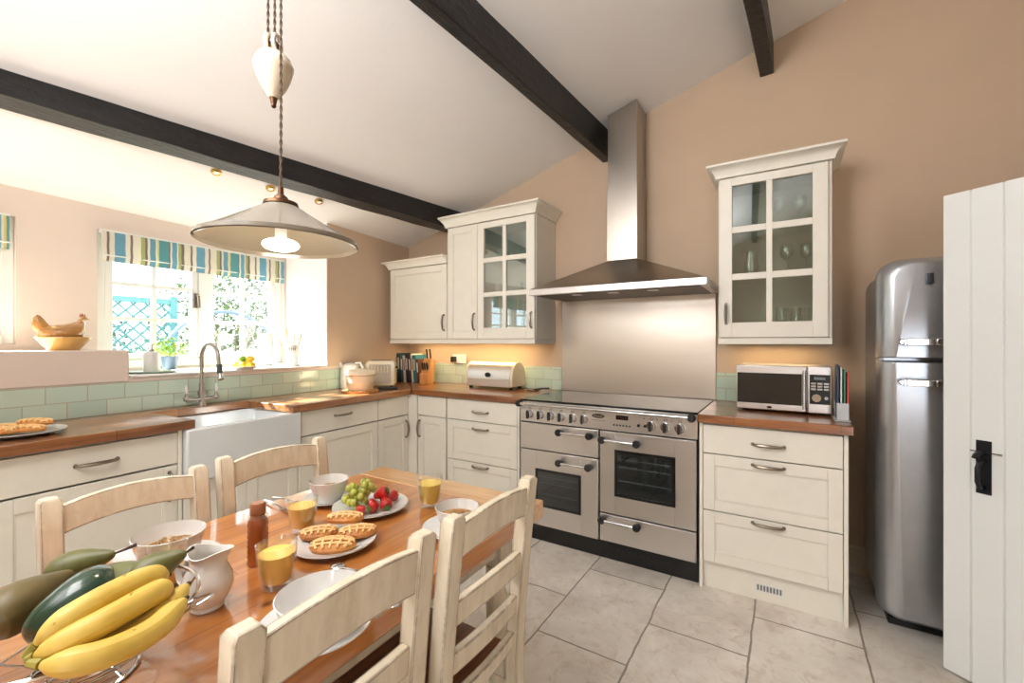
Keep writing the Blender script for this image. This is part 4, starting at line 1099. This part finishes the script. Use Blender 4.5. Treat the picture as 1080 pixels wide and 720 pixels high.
# lemon dish
p = sill(258,389); t = plate('small white dish of lemons on the window sill by the tap', p, .082, 'fruit_dish', 'dish')
for i, (r, f, z, mt, nm, lb) in enumerate([(-.045,-.012,.030,M_lemon,'lemon','yellow lemon at the left of the sill dish'),(.0,-.028,.030,M_lemon,'lemon','yellow lemon at the front of the sill dish'),(.045,-.012,.030,M_lemon,'lemon','yellow lemon at the right of the sill dish'),
      (-.018,.028,.034,M_lemon,'lemon','yellow lemon at the back of the sill dish'),(.030,.010,.066,M_lemon,'lemon','yellow lemon on top at the right of the sill dish'),(-.014,-.002,.068,M_lime,'lime','green lime on top of the lemons')]):
    g = G(); g.lathe([(0,-.033),(.005,-.030),(.014,-.022),(.023,-.006),(.023,.006),(.014,.022),(.005,.029),(0,.032)], n=20)
    o = g.make(nm, mt, label=lb, category=nm, group='citrus fruit in the sill dish'); o.location = p+RV*r+FV*f+Vector((0,0,z-.004)); o.rotation_euler = (PI/2, 0, i*1.3)
# towel roll
p = sill(282,385.5); t = thing('paper_towel_roll', 'white kitchen roll on a steel holder at the right of the sill', 'kitchen roll', p)
g = G(); g.lathe([(.020,.010),(.060,.010),(.062,.014),(.062,.236),(.060,.240),(.020,.240)], n=40, closed=True); g.make('paper', M_paper, t)
g = G(); g.lathe([(0,0),(.070,0),(.070,.006),(0,.008)], n=32); g.cyl((0,0,.006),(0,0,.285),.006); g.ball((0,0,.29),.011,14); g.make('holder', M_chrome, t)
g = G(); g.tube([(.068,0,.006),(.070,0,.15),(.070,0,.27),(.05,0,.285)],.003,8); g.make('side_arm', M_chrome, t)
# utensil jar
p = sill(313,385.5)+Vector((.0,-.035,0)); t = thing('utensil_jar', 'white utensil jar with grey lettering in the corner of the sill', 'jar', p)
g = G(); g.lathe([(0,0),(.050,0),(.053,.004),(.053,.150),(.056,.158),(.052,.160),(.049,.150),(.049,.008),(0,.008)], n=36); g.make('body', M_china, t)
g = G(); aa = math.atan2(-p.y, -p.x)
for k in range(5):
    a = aa-.5+k*.22; c = Vector((.0535*math.cos(a), .0535*math.sin(a), 0))
    m = Matrix.Translation(c) @ Matrix.Rotation(a+PI/2,4,'Z')
    g.box(-.003,.003,-.0006,.0006,.115,.135,m)
    if k % 2 == 0: g.box(-.003,.006,-.0006,.0006,.132,.135,m)
g.make('lettering', M_grey, t)
for i, (dx, dy, kind, lb) in enumerate([(-.75,-.75,'a','pale wooden spatula leaning left in the utensil jar'),(-.30,-.1,'a','pale wooden spatula leaning slightly left in the utensil jar'),(.12,.1,'b','short broad wooden turner upright in the utensil jar'),(.5,.28,'c','wooden spoon leaning right in the utensil jar')]):
    d = RV*dx*.35+FV*dy*.2+Vector((0,0,1)); d.normalize(); b0 = p+RV*dx*.03+FV*dy*.03+Vector((0,0,.012)); q = d.to_track_quat('Z','Y')
    g = G(); L = .25 if kind != 'b' else .22
    g.cyl((0,0,0),(0,0,L*.75),.005,.0055,10)
    if kind == 'c': g.ball((0,0,L*.85),(.022,.008,.034),16)
    elif kind == 'b': g.prism([(-.008,L*.72),(.008,L*.72),(.026,L*.82),(.026,L),(-.026,L),(-.026,L*.82)],-.003,.003,'y')
    else: g.prism([(-.006,L*.7),(.006,L*.7),(.012,L*.85),(.012,L*1.05),(-.012,L*1.05),(-.012,L*.85)],-.003,.003,'y')
    o = g.make('wooden_spoon' if kind == 'c' else 'wooden_spatula', M_spoon, label=lb, category='utensil', group='utensils in the jar'); o.location = b0; o.rotation_mode = 'QUATERNION'; o.rotation_quaternion = Euler((0,0,TH)).to_quaternion() @ (Euler((0,0,-TH)).to_quaternion() @ q)
# hen
t = thing('hen_dish', 'honey-glazed stoneware hen-on-nest dish on the deep wall ledge', 'ornament', lw(.675,.16,Z_LEDGE+.0005), LR-.12); t.scale = (.84,.98,1.02)
g = G(); g.lathe([(0,.0),(.062,0),(.066,.004),(.100,.045),(.114,.062),(.112,.066),(.095,.046),(0,.03)], n=40, sx=1.08, sy=.72)
g.make('nest_base', M_henl, t)
g = G()
# body: lofted rings along x
def loft(g, secs, n=20):
    rr = []
    for x, z, ry, rz in secs: rr.append(g.verts([(x, ry*math.cos(2*PI*i/n), z+rz*math.sin(2*PI*i/n)) for i in range(n)]))
    for a, b in zip(rr, rr[1:]):
        for i in range(n): g.face([a[i],a[(i+1)%n],b[(i+1)%n],b[i]])
    g.face(rr[0]); g.face(rr[-1])
loft(g, [(-.108,.085,.012,.014),(-.09,.082,.042,.030),(-.05,.080,.066,.042),(0,.082,.072,.045),(.045,.090,.064,.050),(.075,.102,.046,.046),(.088,.112,.026,.030),(.094,.122,.012,.014)])
g.make('body', M_hen, t)
g = G(); loft(g, [(.044,.105,.034,.022),(.060,.125,.026,.024),(.072,.142,.018,.020),(.080,.158,.016,.016),(.092,.160,.013,.013),(.100,.158,.007,.008)], 18); hd = g.make('head', M_hen, t)
g = G(); g.prism([(.066,.168),(.070,.184),(.075,.172),(.080,.188),(.085,.173),(.092,.182),(.092,.168)], -.004,.004,'y'); g.make('comb', plain('brick_red_glaze',(176,96,60),.25), hd)
g = G(); g.cyl((.098,0,.158),(.114,0,.153),.005,.001,10); g.make('beak', M_henl, hd)
g = G(); 
rr = []
for q, (x, z) in enumerate([(-.060,.088),(-.085,.105),(-.103,.125),(-.114,.145),(-.118,.162)]):
    w_ = [.030,.034,.036,.030,.012][q]; h_ = [.020,.024,.026,.022,.010][q]
    rr.append(g.verts([(x+h_*math.sin(2*PI*i/16)*.9, .55*w_*math.cos(2*PI*i/16), z+h_*math.sin(2*PI*i/16)*.9) for i in range(16)]))
for a, b in zip(rr, rr[1:]):
    for i in range(16): g.face([a[i],a[(i+1)%16],b[(i+1)%16],b[i]])
g.face(rr[0]); g.face(rr[-1]); g.make('tail', M_hen, t)

# ------------------------------------------------------------------ worktop items
WT = .8955
def wt(x, y): return zp(x, y, WT)
p = wt(20,459); plate('dark grey rimmed plate of pastries at the left end of the worktop', p, .135, 'pastry_plate', 'plate', None, plain('stone_grey_plate',(190,186,180),.3,coat=.3))
for i, (r, f, z, a, l) in enumerate([(-.03,-.04,.016,.15,'pastry at the front of the plate on the left worktop'),(.035,-.005,.018,.2,'pastry at the right of the plate on the left worktop'),(.015,.045,.034,.1,'pastry resting on top at the back of the plate on the left worktop'),(-.06,.02,.018,.1,'pastry at the left of the plate, at the photo edge')]):
    waffle(l, p+RV*r+FV*f+Vector((0,0,z)), .13, .06, ra+a)
# bread crock on a board
p = Vector((-2.66,2.14,WT)); g = G(); g.lathe([(0,0),(.13,0),(.132,.004),(.13,.014),(0,.014)], n=40); g.make('bread_board', M_knife, loc=p, label='round wooden board under the cream crock', category='board')
t = thing('bread_crock', 'round cream crock with a wide domed lid on the left worktop', 'crock', p+Vector((0,0,.0145)))
g = G(); g.lathe([(0,0),(.085,0),(.090,.006),(.098,.055),(.100,.062),(.099,.068),(.104,.105),(.10,.107),(.095,.06),(.082,.01),(0,.01)], n=44); g.make('pot', M_crock, t)
g = G(); g.lathe([(.0,.108),(.104,.108),(.112,.112),(.113,.128),(.104,.142),(.070,.155),(0,.160)], n=44); g.make('lid', M_crock, t)
# white canister behind
p = Vector((-2.925,2.255,WT)); t = thing('kettle', 'rounded white kettle partly hidden behind the cream crock', 'kettle', p, math.radians(200))
g = G(); g.lathe([(0,0),(.066,0),(.072,.006),(.074,.07),(.070,.14),(.056,.185),(.030,.200),(0,.204)], n=36); g.make('body', M_whitep, t)
g = G(); g.tube([(-.05,0,.20),(-.09,0,.205),(-.11,0,.17),(-.105,0,.10),(-.072,0,.06)], .009, 10); g.make('handle', M_whitep, t)
g = G(); g.tube([(.060,0,.16),(.080,0,.185),(.094,0,.20)], lambda q: .018-.007*q, 12); g.make('spout', M_whitep, t)
# toaster
t = thing('toaster', 'cream toaster with a slotted steel front in the worktop corner', 'toaster', (-2.845,2.50,WT), math.radians(42))
g = G(); g.prism(rrect(-.115,.115,.012,.215,.035,6,.012), -.085, .085, 'y'); g.make('body', M_toaster, t, .006)
g = G(); g.box(-.085,.085,-.090,-.0855,.03,.185); pn = g.make('front_panel', plain('stone_toaster_panel',(188,180,164),.5), t, .002)
g = G()
for k in range(6): g.box(-.068+k*.025,-.060+k*.025,-.094,-.0905,.12,.175)
g.make('grille_bar', plain('toaster_grille',(226,214,176),.5), pn)
g = G(); g.box(-.08,.08,-.05,-.02,.213,.217); g.box(-.08,.08,.02,.05,.213,.217); g.make('slot', M_blackm, t)
g = G(); g.box(.116,.135,-.015,.015,.15,.165); g.make('lever', M_blackm, t, .003)
g = G()
for x in (-.09,.09):
    for y in (-.06,.06): g.cyl((x,y,0),(x,y,.013),.012,None,12)
g.make('feet', M_blackm, t)
g = G(); g.box(-.075,.075,-.03,.03,0,.016); g.make('phone', M_blackm, None, .005, loc=(-2.62,2.37,WT), rotz=.7, label='black handset lying flat beside the toaster', category='phone')
# books (leaning left against each other)
bk = [((44,66,70),.044,.265,'tall dark teal book'),((70,92,96),.030,.25,'grey-green book'),((206,206,200),.030,.245,'pale grey book'),((40,36,44),.036,.26,'black book with a brown foot'),((58,36,64),.028,.25,'dark purple book'),((228,224,196),.020,.262,'slim cream book'),((52,120,134),.040,.25,'turquoise book'),((96,60,44),.028,.215,'short brown book')]
x = -3.035
for i, (c, w_, h_, l) in enumerate(bk):
    t = thing('book', l+(' at the left end of the row' if i == 0 else ' in the row of upright books by the knife block'), 'book', (x,2.86,WT), rot=(0,-.06-.012*i*.5,0), group='books between the toaster and the knife block')
    g = G(); g.box(0,w_-.001,0,.002,0,h_); g.box(0,.002,.002,.14,0,h_); g.box(w_-.003,w_-.001,.002,.14,0,h_); g.make('cover', plain('book_cover_%d'%i, c, .45, var=.04), t, .001)
    g = G(); g.box(.0022,w_-.0032,.0022,.136,.004,h_-.004); g.make('pages', M_paper, t)
    g = G(); g.box(w_*.25,w_*.7,-.0006,.0,h_*.45,h_*.85); g.make('spine_title', plain('spine_print_%d'%(i%3), [(210,200,170),(226,226,222),(150,90,60)][i%3], .5), t)
    x += w_+.003
# knife block
t = thing('knife_block', 'beech knife block with black handled knives', 'knife block', (-2.655,2.86,WT), math.radians(8)); t.scale = (.72,.72,1.0)
g = G(); g.prism([(-.10,0),(.035,0),(.035,.0),(.075,.205),(-.01,.225),(-.075,.10),(-.10,.09)], -.055, .055, 'x')
for v in g.b.verts: v.co = Vector((v.co.x, v.co.y, v.co.z))
g.make('block', M_knife, t, .003)
for i, (dx, yy, zz) in enumerate(((-.025,.02,.22),(.022,.02,.222),(-.035,-.055,.13),(-.005,-.055,.13),(.028,-.055,.13))):
    g = G(); L = .085 if i < 2 else .06; g.tube([(dx,yy,zz-.01),(dx,yy-.010,zz+L*.5),(dx,yy-.022,zz+L)], .0085, 10, sq=(1,1.3)); kn = g.make('knife_handle', M_blackm, t)
# bread bin
t = thing('bread_bin', 'cream and steel roll-top bread bin under the glazed cabinet', 'bread bin', (-1.97,2.80,WT), 0)
pf = [(0,.02),(0,.075)]+[(.0+.095-.095*math.cos(a), .085+.125*math.sin(a)) for a in [PI*k/14 for k in range(1,14)]]+[(.19,.02)]
for s in (-1, 1):
    g = G(); g.prism([(y-.006 if y < .1 else y+.004, z+.004) for y, z in pf], s*.215-.012, s*.215+.012, 'x'); g.make('end_panel', M_toaster, t, .005)
g = G(); g.prism(pf[:], -.2025, .2025, 'x'); g.make('body', M_toaster, t)
g = G(); 
for (q0, q1) in ((1,7),):
    P_ = pf[q0:q1+1]; A = [(y-.004, z+.002) for y, z in P_]+[(y+.002, z-.002) for y, z in P_[::-1]]; g.prism(A, -.201, .201, 'x')
rl = g.make('roll_lid', M_steel, t)
g = G(); g.box(-.201,.201,-.006,-.0005,.022,.072); g.make('lower_panel', M_steel, t, .002)
g = G(); g.lathe([(0,-.012),(.022,-.012),(.024,.0),(0,.0)], (0,0,0), 20); 
for v in g.b.verts: v.co = Vector((v.co.x, -.004+v.co.z, .112+v.co.y*.8))
g.make('handle', M_blackm, rl)
g = G()
for x_ in (-.19,.19):
    for y_ in (.03,.16): g.cyl((x_,y_,0),(x_,y_,.021),.014,None,12)
g.make('feet', M_blackm, t)
# socket
t = thing('wall_socket', 'white double socket with a black plug under the wall cabinets', 'socket', (-2.43,WY-.0105,1.11))
g = G(); g.box(-.075,.075,-.008,.0,-.035,.045); g.make('faceplate', M_whitep, t, .003)
g = G(); g.box(-.07,-.028,-.045,-.0082,-.022,.026); g.make('plug', M_blackm, t, .006)
g = G(); g.box(.03,.042,-.011,-.0081,.012,.028); g.make('rocker_switch', M_whitep, t, .001)
# spoon rest by the hob
t = thing('spoon_rest', 'small steel spoon rest at the back left of the hob', 'spoon rest', (-1.60,2.86,WT), .3)
g = G(); g.lathe([(0,0),(.045,0),(.058,.012),(.056,.014),(.043,.003),(0,.003)], n=28, sy=.7); g.make('dish', M_chrome, t)
g = G(); g.tube([(.0,0,.008),(.06,.01,.02),(.12,.02,.022)], .006, 8); g.make('handle', M_blackm, t)
# microwave
t = thing('microwave', 'steel microwave oven with black door window on the right worktop', 'microwave', (-.222,2.64,WT), math.radians(-1.5))
MWd, MH = .420, .245
g = G(); g.box(0,MWd,.02,.33,.012,MH-.002); g.make('casing', M_steel, t, .006)
g = G(); g.box(0,.318,0,.019,.012,MH); dr = g.make('door', M_steel, t, .006)
g = G(); g.box(.006,.296,-.002,.002,.045,.205); wd = g.make('door_window', M_ovenglass, dr, .004)
g = G(); g.cyl((.305,-.022,.03),(.305,-.022,.225),.0065,None,12); g.cyl((.305,-.022,.045),(.305,0,.045),.006,None,10); g.cyl((.305,-.022,.21),(.305,0,.21),.006,None,10); g.make('handle', M_chrome, dr)
g = G(); g.box(.320,MWd,0,.019,.012,MH); pc = g.make('control_panel', M_steel, t, .005)
g = G(); g.box(.328,.412,-.002,.001,.058,.205); kp = g.make('keypad', M_black, pc, .002)
g = G(); g.box(.346,.392,-.003,-.0015,.180,.192); g.make('display', plain('pale_display',(120,130,130),.3), kp)
g = G()
for r_ in range(3):
    for c_ in range(3): g.box(.334+c_*.026,.354+c_*.026,-.0035,-.0015,.128+r_*.014,.137+r_*.014)
g.make('buttons', M_brnick, kp)
g = G(); g.cyl((.356,-.002,.090),(.356,-.014,.090),.021,.019,24); g.make('dial', M_chrome, kp)
g = G(); g.cyl((.396,-.002,.090),(.396,-.006,.090),.008,None,14); g.make('start_button', M_brnick, kp)
g = G(); g.cyl((.155,.0,.028),(.155,-.003,.028),.012,None,20)
for v in g.b.verts: v.co.z = .028+(v.co.z-.028)*.5
g.make('oval_badge', M_black, dr)
g = G()
for x_ in (.04,.38):
    for y_ in (.05,.29): g.cyl((x_,y_,0),(x_,y_,.013),.015,None,12)
g.make('feet', M_blackm, t)
# chopping boards in stand
t = thing('chopping_board_stand', 'grey stand holding coloured chopping boards beside the microwave', 'chopping board stand', (.228,2.545,WT), .0)
g = G(); g.box(-.030,.030,-.05,.10,0,.006); g.box(-.023,.023,-.035,-.030,.0061,.085); g.box(-.023,.023,.075,.08,.0061,.085); g.make('stand', plain('pale_grey_plastic',(196,200,204),.35), t, .002)
for i, (c, nm) in enumerate((((24,60,96),'navy blue'),((206,210,206),'white'),((52,134,96),'green'),((206,72,72),'red'))):
    g = G(); h_ = .262-.012*i; x_ = -.021+i*.0125
    P_ = rrect(-.028,.073,.008,h_,.02,5,.004); g.prism(P_, x_, x_+.006, 'x')
    g.make('chopping_board', plain('board_'+nm.replace(' ','_'), c, .4), loc=t.location+Vector((0,0,0)), label=nm+' chopping board in the grey stand', category='chopping board', group='chopping boards in the stand')
# routed drainer ridges beside the sink, part of the left worktop
for k in range(7):
    g = G(); y_ = -.46+k*.048
    g.hexa([(.60,y_,.8951),(.90,y_,.8951),(.90,y_+.020,.8951),(.60,y_+.020,.8951),(.60,y_+.004,.8952),(.90,y_+.004,.8975),(.90,y_+.016,.8975),(.60,y_+.016,.8952)])
    g.make('drainer_ridge', M_worky, left_top)

# ------------------------------------------------------------------ garden outside the windows
g = G(); g.box(-16,-4.05,-8,12,-.5,-.4); struct('ground', g, plain('garden_gravel',(128,122,106),.9,nscale=8,var=.12))
M_trel = plain('teal_trellis_paint', (58,112,118), .6, var=.08)
M_gl1 = plain('garden_leaf_pale', (92,112,76), .6, var=.3, bump=0, nscale=6)
M_gl2 = plain('garden_leaf_grey', (76,94,84), .6, var=.3, bump=0, nscale=6)
M_twig = plain('garden_twig', (120,104,92), .8, var=.2)
t = thing('trellis_fence', 'teal diamond trellis panel in the garden beyond the left casement', 'fence', lw(-1.2,3.2,-.4), LR)
g = G(); W_, H_ = 3.7, 2.14
for z in (.0+.02, H_): g.box(0,W_,-.03,.03,z-.03,z+.03)
for x_ in (0,1.85,3.7): g.box(x_-.035,x_+.035,-.035,.035,0,H_+.06)
g.make('frame', M_trel, t)
g = G(); st_ = .135; k = -H_
while k < W_:
    for s in (1, -1):
        x0_, x1_ = k, k+H_
        a0 = max(0, x0_); a1 = min(W_, x1_)
        if a1 > a0:
            if s == 1: za, zb = a0-x0_, a1-x0_
            else: za, zb = H_-(a0-x0_), H_-(a1-x0_)
            g.tube([(a0, .008*s, za),(a1, .008*s, zb)], .0105, 4)
    k += st_
g.make('lattice', M_trel, t, smooth=False)
def shrub(label, c, r, h, n, mat, seed):
    t = thing('garden_shrub', label, 'shrub', c, group='shrubs seen through the window')
    rnd = random.Random(seed); g = G()
    for i in range(n):
        a = rnd.uniform(0,2*PI); u = rnd.random()**.4; ph = math.acos(rnd.uniform(-1,1))
        c_ = Vector((r*u*math.sin(ph)*math.cos(a), r*u*math.sin(ph)*math.sin(a), h*.55+h*.45*u*math.cos(ph)))
        leaf(g, c_, Vector((rnd.uniform(-1,1),rnd.uniform(-1,1),rnd.uniform(-.6,1))), rnd.uniform(.05,.10), rnd.uniform(.015,.030))
    g.make('foliage', mat, t, smooth=False)
    g = G()
    for i in range(26):
        a = rnd.uniform(0,2*PI); e = Vector((r*.8*math.cos(a), r*.8*math.sin(a), h*rnd.uniform(.5,.95))); m_ = e*.5+Vector((0,0,.1*h))
        g.tube(spline([(0,0,0), m_, e], 8), lambda q: .018*(1-q)+.004, 6)
    g.make('branches', M_twig, t)
shrub('tall pale shrub beyond the right casement', lw(3.9,4.3,-.4), 1.25, 2.9, 6500, M_gl1, 1)
shrub('grey-green shrub between the two casements', lw(1.9,5.2,-.4), .95, 2.6, 4200, M_gl2, 2)
shrub('low shrub in front of the trellis', lw(1.9,2.3,-.4), .55, 1.5, 1500, M_gl2, 3)
shrub('pale shrub at the far right of the window', lw(6.7,4.9,-.4), 1.3, 3.1, 6000, M_gl1, 4)
t = thing('garden_arch', 'blue-grey metal arch in the garden seen through the left casement', 'arch', lw(3.0,3.0,-.4), LR)
g = G(); g.tube([(-.75,0,0),(-.75,0,1.3)]+[(-.75*math.cos(a),0,1.3+.75*math.sin(a)) for a in [PI*k/20 for k in range(1,20)]]+[(.75,0,1.3),(.75,0,0)], .022, 8); g.make('hoop', plain('blue_grey_metal',(96,120,150),.5,.3), t)

# ------------------------------------------------------------------ light
W = bpy.data.worlds.new('World'); bpy.context.scene.world = W; W.use_nodes = True
nt = W.node_tree; bg = nt.nodes['Background']; bg.inputs[0].default_value = (.80,.90,1.0,1); bg.inputs[1].default_value = 3.6
def light(name, typ, loc, energy, color=(1,1,1), direction=None, size=None, sy=None, spread=None):
    l = bpy.data.lights.new(name, typ); l.energy = energy; l.color = color
    if typ == 'AREA':
        l.shape = 'RECTANGLE'; l.size = size; l.size_y = sy or size
        if spread: l.spread = spread
    if typ == 'SUN': l.angle = math.radians(size or .6)
    if typ == 'POINT': l.shadow_soft_size = size or .05
    o = bpy.data.objects.new(name, l); COL.objects.link(o); o.location = loc
    if direction: o.rotation_euler = Vector(direction).to_track_quat('-Z','Y').to_euler()
    return o
light('sun', 'SUN', (-8,-2,7), 60, (1,.95,.86), (1,.38,-.84), .8)
light('rear_fill', 'AREA', (1.12,YB-.06,1.05), 16, (.88,.94,1), (-.15,1,.05), .5, 1.9)  # cool area fill added at the rear opening, out of view
light('bounce_fill', 'AREA', (-1.15,.10,2.52), 28, (1,.98,.96), (.25,.75,-.6), .95, 1.1)  # unseen fill added overhead, imitates flash bounced off the ceiling
light('uplight_fill', 'AREA', (-1.2,-.9,1.85), 58, (.97,.98,1), (-.1,.25,1), .6, .6)  # unseen fill added behind the camera, aimed up to brighten the ceiling
light('pendant_glow', 'POINT', (PC.x,PC.y,1.475), 2.2, (1,.84,.62), None, .04)
light('cabinet_glow', 'AREA', (-2.25,2.90,1.255), 3.2, (1,.72,.38), (0,0,-1), 1.2, .05)
light('cabinet_glow_right', 'AREA', (-.05,2.92,1.245), .8, (1,.72,.40), (0,0,-1), .4, .05)
# ------------------------------------------------------------------ camera
cd = bpy.data.cameras.new('camera'); cam = bpy.data.objects.new('camera', cd); COL.objects.link(cam)
cam.location = (0,0,HC); cam.rotation_euler = (PI/2,0,TH)
cd.sensor_width = 36; cd.lens = FPX/1080*36; cd.shift_y = 1.0/1080; cd.clip_start = .02
sc = bpy.context.scene; sc.camera = cam
sc.view_settings.view_transform = 'Standard'; sc.view_settings.look = 'None'; sc.view_settings.gamma = 1; sc.view_settings.use_curve_mapping = False
sc.view_settings.exposure = .2
sc.cycles.max_bounces = 10; sc.cycles.transparent_max_bounces = 16; sc.cycles.caustics_reflective = False; sc.cycles.caustics_refractive = False
sc.cycles.sample_clamp_indirect = 6; sc.cycles.use_denoising = True
